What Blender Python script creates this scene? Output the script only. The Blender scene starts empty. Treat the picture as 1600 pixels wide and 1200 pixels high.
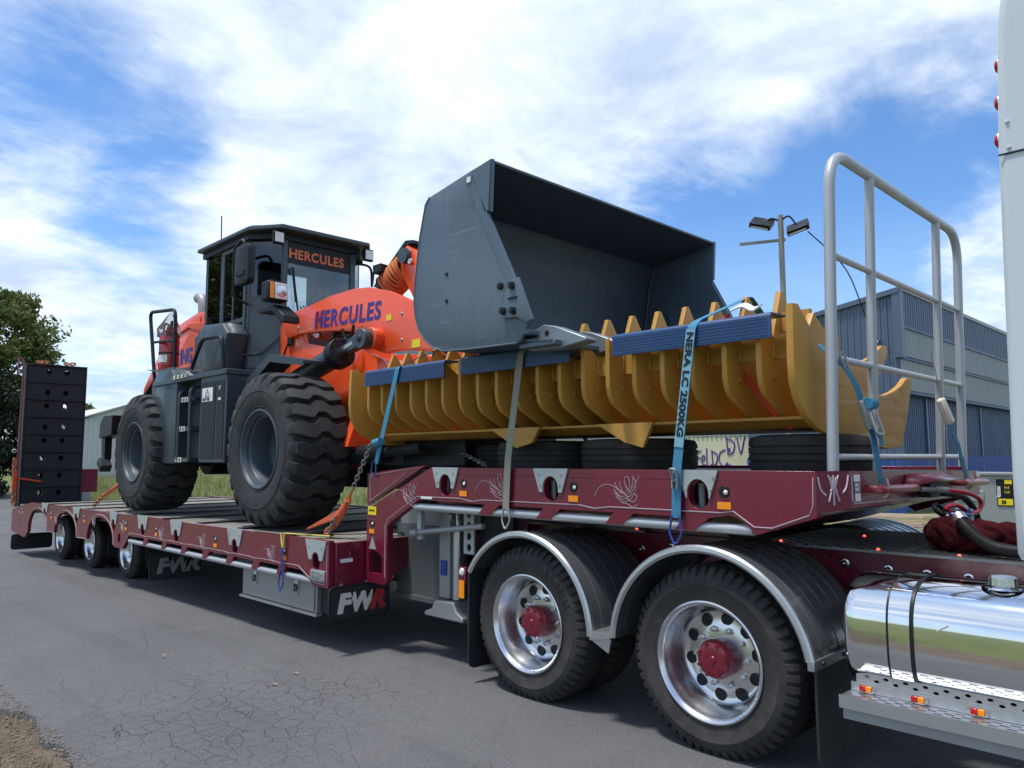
import bpy, bmesh, math, random
import numpy as np
from mathutils import Vector, Matrix
R=math.radians
random.seed(4); rng=np.random.default_rng(7)
sc=bpy.context.scene; C=sc.collection
# ------------------------------------------------------------------ camera
cam=bpy.data.cameras.new('camera'); co=bpy.data.objects.new('camera',cam); C.objects.link(co); sc.camera=co
cam.sensor_width=36; cam.lens=26.775; cam.clip_start=.05; cam.clip_end=3000
yaw,pit,rol=R(44.6),R(5.57),R(-.19)
fw=Vector((-math.cos(yaw)*math.cos(pit),math.sin(yaw)*math.cos(pit),math.sin(pit)))
rt=Vector((math.sin(yaw),math.cos(yaw),0)); up=rt.cross(fw)
rt,up=rt*math.cos(rol)+up*math.sin(rol),up*math.cos(rol)-rt*math.sin(rol)
co.matrix_world=Matrix(((rt.x,up.x,-fw.x,0),(rt.y,up.y,-fw.y,0),(rt.z,up.z,-fw.z,1.6),(0,0,0,1)))
# ------------------------------------------------------------------ sky + sun
SUN_EL,SUN_AZ=R(73),R(153)          # azimuth measured from +Y towards -X
sd=Vector((-math.sin(SUN_AZ)*math.cos(SUN_EL),math.cos(SUN_AZ)*math.cos(SUN_EL),math.sin(SUN_EL)))
w=bpy.data.worlds.new('World'); sc.world=w; w.use_nodes=True
nt=w.node_tree; nt.nodes.clear()
def N(t,tree=None,**kw):
    n=(tree or nt).nodes.new(t)
    for k,v in kw.items(): setattr(n,k,v)
    return n
def L(a,b): nt.links.new(a,b)
def math_n(op,a,b=None,cl=False):
    n=N('ShaderNodeMath',operation=op,use_clamp=cl)
    for i,x in enumerate((a,b)):
        if x is None: continue
        if isinstance(x,(int,float)): n.inputs[i].default_value=x
        else: L(x,n.inputs[i])
    return n.outputs[0]
sky=N('ShaderNodeTexSky',sky_type='NISHITA',sun_disc=False,sun_elevation=SUN_EL,sun_rotation=-SUN_AZ,altitude=50,air_density=1.0,dust_density=.6,ozone_density=2.5)
tc=N('ShaderNodeTexCoord'); sp=N('ShaderNodeSeparateXYZ'); L(tc.outputs['Generated'],sp.inputs[0])
zz=math_n('ADD',math_n('MAXIMUM',sp.outputs[2],0.0),.16)
px=math_n('DIVIDE',sp.outputs[0],zz); py=math_n('DIVIDE',sp.outputs[1],zz)
cx=N('ShaderNodeCombineXYZ'); L(px,cx.inputs[0]); L(py,cx.inputs[1])
def noise(vec,scale,detail,rough,dist,rot,scl,off=(0,0,0)):
    m=N('ShaderNodeMapping'); m.inputs['Rotation'].default_value=(0,0,rot); m.inputs['Scale'].default_value=scl; m.inputs['Location'].default_value=off; L(vec,m.inputs[0])
    n=N('ShaderNodeTexNoise'); n.inputs['Scale'].default_value=scale; n.inputs['Detail'].default_value=detail; n.inputs['Roughness'].default_value=rough; n.inputs['Distortion'].default_value=dist
    L(m.outputs[0],n.inputs['Vector']); return n.outputs['Fac']
big=noise(cx.outputs[0],.55,3,.5,.3,R(20),(1,1,1),(CLX:=3.1,CLY:=1.7,0))
wisp=noise(cx.outputs[0],1.9,10,.62,.35,R(-35),(1.0,.62,1),(5,2,0))
fine=noise(cx.outputs[0],7.5,10,.62,.25,R(10),(1,.75,1))
dens=math_n('ADD',math_n('ADD',math_n('MULTIPLY',big,.90),math_n('MULTIPLY',wisp,.85)),math_n('MULTIPLY',fine,.50))
# broad cloud banks and clear gaps
for dv,amt,rad in [((-0.782,0.433,0.449),0.22,16.0),((-0.574,0.677,0.461),0.20,14.0),((-0.413,0.773,0.482),0.18,12.0),((-0.957,0.208,0.203),0.22,11.0),((-0.798,0.517,0.310),0.14,9.0),((-0.892,0.246,0.379),-0.32,6.5),((-0.900,0.325,0.290),-0.34,5.5),((-0.899,0.167,0.404),-0.12,5.0),((-0.272,0.921,0.277),-0.24,8.0),((-0.414,0.881,0.229),-0.25,9.0),((-0.310,0.854,0.419),0.12,8.0),((-0.210,0.959,0.192),0.28,4.5),((-0.319,0.927,0.197),0.08,4.0),((-0.484,0.812,0.327),-0.10,7.0),((-0.943,0.299,0.148),-0.08,6.0),]:
    dn=N('ShaderNodeVectorMath',operation='DOT_PRODUCT'); L(tc.outputs['Generated'],dn.inputs[0]); dn.inputs[1].default_value=dv
    mr=N('ShaderNodeMapRange',interpolation_type='SMOOTHSTEP'); mr.inputs['From Min'].default_value=math.cos(R(rad*1.5)); mr.inputs['From Max'].default_value=1.0; mr.inputs['To Max'].default_value=amt; L(dn.outputs['Value'],mr.inputs['Value']); dens=math_n('ADD',dens,mr.outputs[0])
cr=N('ShaderNodeMapRange',interpolation_type='SMOOTHSTEP'); cr.inputs['From Min'].default_value=.85; cr.inputs['From Max'].default_value=1.38; L(dens,cr.inputs['Value'])
# thin haze near the horizon
hz=N('ShaderNodeMapRange'); hz.inputs['From Min'].default_value=.0; hz.inputs['From Max'].default_value=.30; hz.inputs['To Min'].default_value=.38; hz.inputs['To Max'].default_value=0; L(sp.outputs[2],hz.inputs['Value'])
cov=math_n('MAXIMUM',math_n('MULTIPLY',cr.outputs[0],.93),hz.outputs[0])
shade=N('ShaderNodeMapRange'); shade.inputs['From Min'].default_value=.34; shade.inputs['From Max'].default_value=.60; L(noise(cx.outputs[0],2.6,9,.6,.3,0,(1,1,1),(9,4,0)),shade.inputs['Value'])
ccol=N('ShaderNodeMix',data_type='RGBA'); ccol.inputs[6].default_value=(3.9,4.8,6.1,1); ccol.inputs[7].default_value=(7.0,7.5,8.1,1); L(shade.outputs[0],ccol.inputs[0])
tint=N('ShaderNodeMix',data_type='RGBA',blend_type='MULTIPLY'); tint.inputs[0].default_value=1; tint.inputs[7].default_value=(.70,.97,1.22,1); L(sky.outputs[0],tint.inputs[6])
mx=N('ShaderNodeMix',data_type='RGBA'); L(cov,mx.inputs[0]); L(tint.outputs[2],mx.inputs[6]); L(ccol.outputs[2],mx.inputs[7])
bg=N('ShaderNodeBackground'); bg.inputs[1].default_value=.105; L(mx.outputs[2],bg.inputs[0])
ow=N('ShaderNodeOutputWorld'); L(bg.outputs[0],ow.inputs[0])
sl=bpy.data.lights.new('sun','SUN'); sl.energy=2.7; sl.angle=R(7); sl.color=(1,.96,.9)
so=bpy.data.objects.new('sun',sl); C.objects.link(so); so.rotation_euler=sd.to_track_quat('Z','Y').to_euler()
vs=sc.view_settings; vs.view_transform='Standard'; vs.look='None'; vs.gamma=1; vs.use_curve_mapping=False; vs.exposure=.62
# ------------------------------------------------------------------ helpers
class MB:
    def __init__(s): s.v=[]; s.f=[]
    def add(s,vs,fs):
        o=len(s.v); s.v+=[tuple(p) for p in vs]; s.f+=[tuple(i+o for i in f) for f in fs]; return s
    def box(s,x0,x1,y0,y1,z0,z1):
        return s.add([(x,y,z) for z in (z0,z1) for y in (y0,y1) for x in (x0,x1)],[(0,2,3,1),(4,5,7,6),(0,1,5,4),(2,6,7,3),(0,4,6,2),(1,3,7,5)])
    def obox(s,c,d,size,upv=(0,0,1)):          # box centred c, long axis d
        d=Vector(d).normalized(); u=Vector(upv); a=d.cross(u).normalized(); u=a.cross(d); c=Vector(c)
        P=[c+d*(i*size[0]/2)+a*(j*size[1]/2)+u*(k*size[2]/2) for k in (-1,1) for j in (-1,1) for i in (-1,1)]
        return s.add(P,[(0,2,3,1),(4,5,7,6),(0,1,5,4),(2,6,7,3),(0,4,6,2),(1,3,7,5)])
    def cyl(s,p0,p1,r0,r1=None,n=16,cap=True):
        r1=r0 if r1 is None else r1; p0=Vector(p0); p1=Vector(p1); d=(p1-p0).normalized()
        a=d.orthogonal().normalized(); b=d.cross(a); V=[]
        for p,r in ((p0,r0),(p1,r1)):
            for i in range(n):
                t=2*math.pi*i/n; V.append(p+a*(r*math.cos(t))+b*(r*math.sin(t)))
        F=[(i,(i+1)%n,n+(i+1)%n,n+i) for i in range(n)]
        if cap: F+=[tuple(range(n-1,-1,-1)),tuple(range(n,2*n))]
        return s.add(V,F)
    def tube(s,pts,r,n=8,closed=False):
        P=[Vector(p) for p in pts]; m=len(P); V=[]; pa=None
        for i in range(m):
            if closed: d=P[(i+1)%m]-P[i-1]
            else: d=P[min(i+1,m-1)]-P[max(i-1,0)]
            d.normalize()
            a=d.orthogonal() if pa is None else pa-d*pa.dot(d)
            if a.length<1e-6: a=d.orthogonal()
            a.normalize(); pa=a; b=d.cross(a); rr=r[i] if isinstance(r,(list,tuple)) else r
            for k in range(n):
                t=2*math.pi*k/n; V.append(P[i]+a*(rr*math.cos(t))+b*(rr*math.sin(t)))
        F=[]
        for i in range(m if closed else m-1):
            j=(i+1)%m
            for k in range(n): F.append((i*n+k,i*n+(k+1)%n,j*n+(k+1)%n,j*n+k))
        if not closed: F+=[tuple(range(n-1,-1,-1)),tuple(range((m-1)*n,m*n))]
        return s.add(V,F)
    def ribbon(s,pts,wv,width,th=.004):         # flat webbing; wv = width direction (vector or list)
        P=[Vector(p) for p in pts]; m=len(P); V=[]
        for i in range(m):
            d=(P[min(i+1,m-1)]-P[max(i-1,0)]).normalized(); wd=Vector(wv[i] if isinstance(wv[0],(list,tuple)) else wv); wd=(wd-d*wd.dot(d)).normalized(); nn=d.cross(wd)
            for a,b in ((-1,-1),(1,-1),(1,1),(-1,1)): V.append(P[i]+wd*(a*width/2)+nn*(b*th/2))
        F=[]
        for i in range(m-1):
            for k in range(4): F.append((i*4+k,i*4+(k+1)%4,i*4+4+(k+1)%4,i*4+4+k))
        F+=[(3,2,1,0),tuple(range((m-1)*4,m*4))]
        return s.add(V,F)
    def lathe(s,prof,o=(0,0,0),axis='y',n=48,rmod=None,closed=False,angs=None):
        V=[];m=len(prof)
        if angs: n=len(angs)
        for i in range(n):
            t=angs[i] if angs else 2*math.pi*i/n
            for j,(r,h) in enumerate(prof):
                if rmod: r=rmod(i,j,r)
                a,b=r*math.cos(t),r*math.sin(t)
                p=(a,h,b) if axis=='y' else (h,a,b) if axis=='x' else (a,b,h)
                V.append((p[0]+o[0],p[1]+o[1],p[2]+o[2]))
        F=[]
        for i in range(n):
            k=(i+1)%n
            for j in range(m if closed else m-1):
                F.append((i*m+j,i*m+(j+1)%m,k*m+(j+1)%m,k*m+j))
        return s.add(V,F)
    def prism(s,poly,plane,t0,t1):
        f={'xz':lambda u,v,t:(u,t,v),'yz':lambda u,v,t:(t,u,v),'xy':lambda u,v,t:(u,v,t)}[plane]
        n=len(poly); V=[f(u,v,t) for t in (t0,t1) for u,v in poly]
        return s.add(V,[tuple(range(n)),tuple(range(2*n-1,n-1,-1))]+[(i,n+i,n+(i+1)%n,(i+1)%n) for i in range(n)])
    def grid(s,fn,nu,nv):
        V=[fn(i/nu,j/nv) for i in range(nu+1) for j in range(nv+1)]; m=nv+1
        return s.add(V,[(i*m+j,i*m+j+1,(i+1)*m+j+1,(i+1)*m+j) for i in range(nu) for j in range(nv)])
    def build(s,name,mat,parent=None,bevel=0,ang=35,recalc=True,seg=2):
        me=bpy.data.meshes.new(name); me.from_pydata(s.v,[],s.f)
        return link(name,me,mat,parent,bevel,ang,recalc,seg)
def link(name,me,mat,parent=None,bevel=0,ang=35,recalc=True,seg=2):
    if recalc:
        bm=bmesh.new(); bm.from_mesh(me); bmesh.ops.recalc_face_normals(bm,faces=bm.faces); bm.to_mesh(me); bm.free()
    me.polygons.foreach_set('use_smooth',[True]*len(me.polygons)); me.set_sharp_from_angle(angle=R(ang))
    me.materials.append(mat); me.update()
    o=bpy.data.objects.new(name,me); C.objects.link(o)
    if bevel:
        b=o.modifiers.new('bevel','BEVEL'); b.width=bevel; b.segments=seg; b.limit_method='ANGLE'; b.angle_limit=R(40); b.harden_normals=False
    if parent: setp(o,parent)
    return o
def worldloc(p):
    v=Vector(p.location)
    while p.parent: p=p.parent; v=v+Vector(p.location)
    return v
def setp(o,p):
    o.parent=p
    r=p
    while r.parent: r=r.parent
    o.matrix_parent_inverse=Matrix.Translation(-Vector(r.location)) if p.parent is None else Matrix.Identity(4)
    if p.parent is not None: o.matrix_parent_inverse=Matrix.Identity(4)
def tag(o,label,cat,group=None,kind=None):
    o['label']=label; o['category']=cat
    if group: o['group']=group
    if kind: o['kind']=kind
    return o
def thing(name,label,cat,loc=(0,0,0),group=None):
    o=bpy.data.objects.new(name,None); o.empty_display_size=.2; C.objects.link(o); o.location=loc
    return tag(o,label,cat,group)
def clone(o,parent=None,dx=(0,0,0)):
    c=o.copy(); C.objects.link(c); c.parent=parent
    if parent is not None: c.matrix_parent_inverse=o.matrix_parent_inverse.copy()
    c.location=Vector(o.location)+Vector(dx)
    for ch in o.children: clone(ch,c)
    return c
def _curve(polys,ext,bev=0):
    cu=bpy.data.curves.new('c','CURVE'); cu.dimensions='2D'; cu.fill_mode='BOTH'; cu.extrude=ext; cu.bevel_depth=bev; cu.bevel_resolution=1
    for p in polys:
        s=cu.splines.new('POLY'); s.points.add(len(p)-1); s.use_cyclic_u=True
        for q,(a,b) in zip(s.points,p): q.co=(a,b,0,1)
    o=bpy.data.objects.new('c',cu); me=bpy.data.meshes.new_from_object(o); bpy.data.objects.remove(o); bpy.data.curves.remove(cu); return me
def remap(me,fn):
    co_=np.empty(len(me.vertices)*3); me.vertices.foreach_get('co',co_); co_=co_.reshape(-1,3)
    out=np.array([fn(*p) for p in co_]); me.vertices.foreach_set('co',out.ravel()); me.update()
PL={'xz':lambda t:(lambda a,b,c:(a,t+c,b)),'yz':lambda t:(lambda a,b,c:(t+c,a,b)),'xy':lambda t:(lambda a,b,c:(a,b,t+c))}
def plate(name,polys,plane,t0,t1,mat,parent=None,bev=0,bevel=0):
    me=_curve(polys,abs(t1-t0)/2-bev,bev); remap(me,PL[plane]((t0+t1)/2)); bm=bmesh.new(); bm.from_mesh(me); bmesh.ops.remove_doubles(bm,verts=bm.verts,dist=1e-5); bm.to_mesh(me); bm.free()
    return link(name,me,mat,parent,bevel)
def text(name,s,size,fn,mat,parent=None,shear=0,off=0,ext=.001,sx=1,align='LEFT',spacing=1,fit=None):
    cu=bpy.data.curves.new('t','FONT'); cu.body=s; cu.size=size; cu.shear=shear; cu.offset=off; cu.extrude=ext; cu.align_x=align; cu.space_character=spacing; cu.resolution_u=4
    o=bpy.data.objects.new('t',cu); me=bpy.data.meshes.new_from_object(o); bpy.data.objects.remove(o); bpy.data.curves.remove(cu)
    if fit:
        q=np.empty(len(me.vertices)*3); me.vertices.foreach_get('co',q); q=q.reshape(-1,3); mn,mxx_=q.min(0),q.max(0); ka,kb=fit[0]/(mxx_[0]-mn[0]),fit[1]/(mxx_[1]-mn[1])
        remap(me,lambda a,b,c:fn((a-mn[0])*ka,(b-mn[1])*kb,c)); return link(name,me,mat,parent,recalc=True)
    remap(me,lambda a,b,c:fn(a*sx,b,c)); return link(name,me,mat,parent,recalc=True)
def oval(cx_,cy_,rx,ry,n=20): return [(cx_+rx*math.cos(2*math.pi*i/n),cy_+ry*math.sin(2*math.pi*i/n)) for i in range(n)]
def stadium(cx_,cy_,w_,h_,n=8):
    r=min(w_,h_)/2; P=[]
    for k,(sx,sy) in enumerate(((1,1),(-1,1),(-1,-1),(1,-1))):
        for i in range(n+1):
            t=math.pi/2*(k+i/n); P.append((cx_+sx*(w_/2-r)+r*math.cos(t),cy_+sy*(h_/2-r)+r*math.sin(t)))
    return P
def rrect(x0,x1,y0,y1,r,n=5):
    P=[]
    for k,(cx_,cy_) in enumerate(((x1-r,y1-r),(x0+r,y1-r),(x0+r,y0+r),(x1-r,y0+r))):
        for i in range(n+1):
            t=math.pi/2*(k+i/n); P.append((cx_+r*math.cos(t),cy_+r*math.sin(t)))
    return P
def fillet(pts,r,n=6):
    P=[Vector(p) for p in pts]; out=[P[0]]
    for i in range(1,len(P)-1):
        a=P[i-1]-P[i]; b=P[i+1]-P[i]; ra=min(r,a.length*.49,b.length*.49); p0=P[i]+a.normalized()*ra; p1=P[i]+b.normalized()*ra
        for k in range(n+1):
            t=k/n; out.append(p0*(1-t)**2+P[i]*(2*t*(1-t))+p1*t*t)
    return out+[P[-1]]
def spline(pts,n=8):
    P=[Vector(p) for p in pts]; out=[]
    for i in range(len(P)-1):
        a=P[max(i-1,0)];b=P[i];c=P[i+1];d=P[min(i+2,len(P)-1)]
        for k in range(n):
            t=k/n; out.append(.5*((2*b)+(c-a)*t+(2*a-5*b+4*c-d)*t*t+(3*b-a-3*c+d)*t**3))
    return out+[P[-1]]
# ------------------------------------------------------------------ materials
def M(name,col,rough=.5,metal=0,var=.12,scale=6,bump=0,bscale=80,coat=0,dirt=0,dcol=(.22,.2,.17),rvar=.1,emit=0,alpha=None,spec=.5,streak=0,scol=None,scr=0):
    m=bpy.data.materials.new(name); m.use_nodes=True; t=m.node_tree; b=t.nodes['Principled BSDF']
    b.inputs['Metallic'].default_value=metal; b.inputs['Coat Weight'].default_value=coat; b.inputs['Coat Roughness'].default_value=.08; b.inputs['Specular IOR Level'].default_value=spec
    tcn=N('ShaderNodeTexCoord',t)
    def ns(s,d=5,r=.6):
        n=N('ShaderNodeTexNoise',t); n.inputs['Scale'].default_value=s; n.inputs['Detail'].default_value=d; n.inputs['Roughness'].default_value=r; t.links.new(tcn.outputs['Object'],n.inputs['Vector']); return n
    n1=ns(scale); mixn=N('ShaderNodeMix',t,data_type='RGBA'); t.links.new(n1.outputs['Fac'],mixn.inputs[0])
    mixn.inputs[6].default_value=tuple(max(0,c*(1-var)) for c in col)+(1,); mixn.inputs[7].default_value=tuple(min(1,c*(1+var)) for c in col)+(1,)
    out=mixn.outputs[2]
    if dirt:
        n2=ns(scale*.5,9,.7); rp=N('ShaderNodeMapRange',t); rp.inputs['From Min'].default_value=.48; rp.inputs['From Max'].default_value=.75; rp.inputs['To Max'].default_value=dirt; t.links.new(n2.outputs['Fac'],rp.inputs['Value'])
        m2=N('ShaderNodeMix',t,data_type='RGBA'); t.links.new(rp.outputs[0],m2.inputs[0]); t.links.new(out,m2.inputs[6]); m2.inputs[7].default_value=tuple(dcol)+(1,); out=m2.outputs[2]
    if streak:
        mp=N('ShaderNodeMapping',t); mp.inputs['Scale'].default_value=(26,26,1.6); t.links.new(tcn.outputs['Object'],mp.inputs[0]); n5=N('ShaderNodeTexNoise',t); n5.inputs['Scale'].default_value=1.0; n5.inputs['Detail'].default_value=6; n5.inputs['Roughness'].default_value=.65; t.links.new(mp.outputs[0],n5.inputs['Vector'])
        n6=ns(1.3,3); mlt=N('ShaderNodeMath',t,operation='MULTIPLY'); r5=N('ShaderNodeMapRange',t); r5.inputs['From Min'].default_value=.52; r5.inputs['From Max'].default_value=.72; r5.inputs['To Max'].default_value=streak; t.links.new(n5.outputs['Fac'],r5.inputs['Value'])
        r6=N('ShaderNodeMapRange',t); r6.inputs['From Min'].default_value=.40; r6.inputs['From Max'].default_value=.62; t.links.new(n6.outputs['Fac'],r6.inputs['Value']); t.links.new(r5.outputs[0],mlt.inputs[0]); t.links.new(r6.outputs[0],mlt.inputs[1])
        m5=N('ShaderNodeMix',t,data_type='RGBA'); t.links.new(mlt.outputs[0],m5.inputs[0]); t.links.new(out,m5.inputs[6]); m5.inputs[7].default_value=tuple(scol or [c*.5+.10 for c in col])+(1,); out=m5.outputs[2]
    if scr:
        for rot,sd_ in (((0,R(32),0),3.0),((0,R(-55),R(20)),9.0)):
            mp=N('ShaderNodeMapping',t); mp.inputs['Rotation'].default_value=rot; mp.inputs['Scale'].default_value=(1.4,3,75); mp.inputs['Location'].default_value=(sd_,sd_,sd_); t.links.new(tcn.outputs['Object'],mp.inputs[0]); n7=N('ShaderNodeTexNoise',t); n7.inputs['Scale'].default_value=1.0; n7.inputs['Detail'].default_value=2; t.links.new(mp.outputs[0],n7.inputs['Vector'])
            r7=N('ShaderNodeMapRange',t); r7.inputs['From Min'].default_value=.70; r7.inputs['From Max'].default_value=.78; r7.inputs['To Max'].default_value=scr; t.links.new(n7.outputs['Fac'],r7.inputs['Value'])
            m7=N('ShaderNodeMix',t,data_type='RGBA'); t.links.new(r7.outputs[0],m7.inputs[0]); t.links.new(out,m7.inputs[6]); m7.inputs[7].default_value=tuple(min(1,c*1.3+.12) for c in col)+(1,); out=m7.outputs[2]
    t.links.new(out,b.inputs['Base Color'])
    n3=ns(scale*3,4); rr=N('ShaderNodeMapRange',t); rr.inputs['To Min'].default_value=max(.02,rough-rvar); rr.inputs['To Max'].default_value=min(1,rough+rvar); t.links.new(n3.outputs['Fac'],rr.inputs['Value']); t.links.new(rr.outputs[0],b.inputs['Roughness'])
    if bump:
        n4=ns(bscale,4); bp=N('ShaderNodeBump',t); bp.inputs['Strength'].default_value=bump; bp.inputs['Distance'].default_value=.01; t.links.new(n4.outputs['Fac'],bp.inputs['Height']); t.links.new(bp.outputs[0],b.inputs['Normal'])
    if emit: b.inputs['Emission Color'].default_value=tuple(col)+(1,); b.inputs['Emission Strength'].default_value=emit
    return m
maroon=M('maroon_paint',(.150,.007,.028),.28,0,.10,3,coat=.3,dirt=.04,dcol=(.16,.07,.07),streak=.22,scol=(.17,.08,.08))
maroon_h=M('maroon_hub_paint',(.16,.006,.02),.3,coat=.4)
alu=M('brushed_aluminium',(.52,.53,.54),.36,.9,.08,9)
galv=M('grey_plate',(.40,.43,.42),.45,.25,.12,6,dirt=.25)
galvd=M('dull_galvanised_steel',(.30,.31,.31),.5,.4,.15,6,dirt=.3)
chrome=M('polished_alloy',(.66,.665,.67),.25,1,.08,7,rvar=.08,dirt=.2,dcol=(.35,.34,.32))
mirror=M('mirror_steel',(.76,.77,.78),.065,1,.05,3,rvar=.035,bump=.02,bscale=6)
rubber=M('tyre_rubber',(.030,.028,.027),.76,0,.25,9,bump=.2,bscale=120,dirt=.8,dcol=(.080,.072,.064),spec=.35)
rubber_l=M('loader_tyre_rubber',(.029,.031,.033),.78,0,.25,7,bump=.3,bscale=90,dirt=.8,dcol=(.072,.071,.068),spec=.35)
black=M('black_plastic',(.008,.010,.012),.45,0,.2,10,spec=.35)
blacksteel=M('black_steel',(.007,.010,.015),.5,0,.2,5,dirt=.2,dcol=(.022,.026,.032),spec=.35)
flapm=M('flap_rubber',(.016,.017,.018),.6,0,.2,8,dirt=.3,dcol=(.06,.055,.05))
white=M('white_paint',(.75,.75,.73),.5,0,.05)
cabw=M('white_cab_paint',(.55,.59,.61),.28,0,.04,1,coat=.3,streak=.2,scol=(.42,.43,.42))
railw=M('silver_rail_paint',(.42,.44,.46),.4,.25,.08,6,dirt=.2,dcol=(.28,.27,.25),streak=.3,scol=(.30,.29,.27))
orange=M('orange_loader_paint',(.80,.088,.020),.30,0,.07,3,coat=.35,dirt=.10,dcol=(.55,.13,.06),streak=.18,scol=(.55,.16,.09))
lgrey=M('dark_grey_loader_paint',(.036,.053,.067),.38,0,.10,4,coat=.15,dirt=.12,dcol=(.06,.075,.085),streak=.3,scol=(.085,.095,.10))
rimgrey=M('grey_rim_paint',(.042,.060,.074),.5,0,.1,5,dirt=.15,dcol=(.07,.08,.085))
bucketm=M('bucket_grey_paint',(.078,.113,.148),.42,0,.12,2.2,dirt=.25,dcol=(.14,.16,.18),bump=.06,bscale=25,streak=.5,scol=(.17,.19,.21),scr=.7)
yellow=M('ochre_rake_paint',(.47,.238,.036),.52,0,.14,5,dirt=.25,dcol=(.36,.19,.05),streak=.45,scol=(.30,.19,.09),scr=.35)
bluep=M('blue_plastic',(.015,.058,.165),.45,0,.15,7,dirt=.2,dcol=(.10,.14,.25))
strapb=M('blue_webbing',(.035,.20,.33),.8,0,.15,30,dirt=.2)
strapg=M('grey_worn_webbing',(.24,.24,.19),.9,0,.15,25,dirt=.3)
strapr=M('red_webbing',(.50,.05,.015),.8,0,.1,25)
orangeb=M('orange_binder_paint',(.60,.10,.03),.5,0,.2,12,dirt=.4)
chainm=M('chain_steel',(.33,.31,.28),.45,.8,.25,30)
chaino=M('rusty_orange_chain',(.42,.15,.07),.6,.3,.3,30)
decks=M('worn_deck_boards',(.20,.19,.165),.8,0,.3,2.5,bump=.35,bscale=30,dirt=.6,dcol=(.10,.095,.085))
darkst=M('dark_deck_steel',(.018,.018,.02),.6,.2,.2,5)
amber=M('amber_reflector',(.80,.25,.006),.3,0,.05,emit=.06)
redl=M('red_lamp_lens',(.42,.008,.01),.25,0,.05,emit=.04)
redled=M('lit_red_led',(1,.10,.07),.3,emit=1.6)
lens=M('clear_lamp_lens',(.75,.74,.70),.12,0,.05,coat=.5)
pinst=M('white_pinstripe',(.50,.42,.46),.5)
toolm=M('toolbox_steel',(.29,.29,.275),.48,.3,.12,5,dirt=.3); bulkm=M('bulkhead_steel',(.13,.14,.145),.55,.2,.15,3,dirt=.3)
bucketi=M('bucket_shell_dark',(.040,.058,.078),.45,0,.15,2.2,dirt=.25,dcol=(.08,.10,.12),streak=.4,bump=.06,bscale=25,scr=.4)  # darker version of the bucket grey, for the shell and its inner welds
ropem=M('orange_rope_fibre',(.52,.14,.035),.85,0,.35,40)
blueletter=M('blue_lettering',(.035,.030,.24),.4)
orangeletter=M('orange_lettering',(.72,.16,.05),.5)
redletter=M('red_lettering',(.42,.03,.04),.5)
cream=M('cream_lettering',(.66,.62,.52),.6)
stickerw=M('white_sticker',(.72,.72,.72),.5)
stickery=M('yellow_sticker',(.80,.60,.02),.5)
redp=M('red_handle_paint',(.22,.015,.025),.35,0,.1,coat=.3)
redx=M('red_extinguisher_paint',(.42,.008,.02),.25,0,.05,coat=.5)
hosered=M('red_hose',(.40,.012,.015),.35); hoseblue=M('blue_hose',(.02,.04,.25),.35); hoseblk=M('black_hose',(.007,.007,.008),.55,bump=.1,spec=.2)
velvet=M('maroon_velvet',(.040,.004,.006),.9,0,.6,14,bump=.5,bscale=40,spec=.1)
guardm=M('moulded_guard_plastic',(.075,.077,.080),.26,0,.12,5,coat=.4,dirt=.15,dcol=(.10,.098,.095))
cheq=M('checker_plate',(.17,.175,.18),.34,.8,.2,8)
def glassm(name,tint,rough=.02,tr=.7):
    m=bpy.data.materials.new(name); m.use_nodes=True; t=m.node_tree; t.nodes.clear()
    g=N('ShaderNodeBsdfGlossy',t); g.inputs[1].default_value=rough; tp=N('ShaderNodeBsdfTransparent',t); tp.inputs[0].default_value=tuple(tint)+(1,)
    f=N('ShaderNodeFresnel',t); f.inputs[0].default_value=1.5
    ad=N('ShaderNodeMath',t,operation='ADD'); ad.inputs[1].default_value=.05; t.links.new(f.outputs[0],ad.inputs[0])
    mxs=N('ShaderNodeMixShader',t); t.links.new(ad.outputs[0],mxs.inputs[0]); t.links.new(tp.outputs[0],mxs.inputs[1]); t.links.new(g.outputs[0],mxs.inputs[2])
    o=N('ShaderNodeOutputMaterial',t); t.links.new(mxs.outputs[0],o.inputs[0]); return m
glass=glassm('tinted_cab_glass',(.80,.86,.88)); glassd=glassm('dark_cab_glass',(.10,.11,.12))
# ------------------------------------------------------------------ ground
def road_z(x): return 0.0 if x>-5 else max(-.10,.0105*(x+5))
def bank_z(x,y):
    t=min(1,max(0,(-x-11)/6)); s=min(1,max(0,(y-8.6)/9)); s2=min(1,max(0,(y-17)/25))
    return road_z(x)-.03+t*(.42*s*s*(3-2*s)+.5*s2)
def tree_mat(m): return m.node_tree
# asphalt
asph=bpy.data.materials.new('old_asphalt'); asph.use_nodes=True; t_=asph.node_tree; b_=t_.nodes['Principled BSDF']
def tn(kind,**kw): return N(kind,t_,**kw)
def tl(a,b): t_.links.new(a,b)
def tnoise(s,d=6,r=.6,vec=None):
    n=tn('ShaderNodeTexNoise'); n.inputs['Scale'].default_value=s; n.inputs['Detail'].default_value=d; n.inputs['Roughness'].default_value=r; tl(vec or tcn_.outputs['Object'],n.inputs['Vector']); return n.outputs['Fac']
def tm(op,a,b=None,cl=False):
    n=tn('ShaderNodeMath',operation=op,use_clamp=cl)
    for i,x in enumerate((a,b)):
        if x is None: continue
        if isinstance(x,(int,float)): n.inputs[i].default_value=x
        else: tl(x,n.inputs[i])
    return n.outputs[0]
def trange(v,a,b,c=0,d=1):
    n=tn('ShaderNodeMapRange'); n.inputs[1].default_value=a; n.inputs[2].default_value=b; n.inputs[3].default_value=c; n.inputs[4].default_value=d; tl(v,n.inputs[0]); return n.outputs[0]
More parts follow.
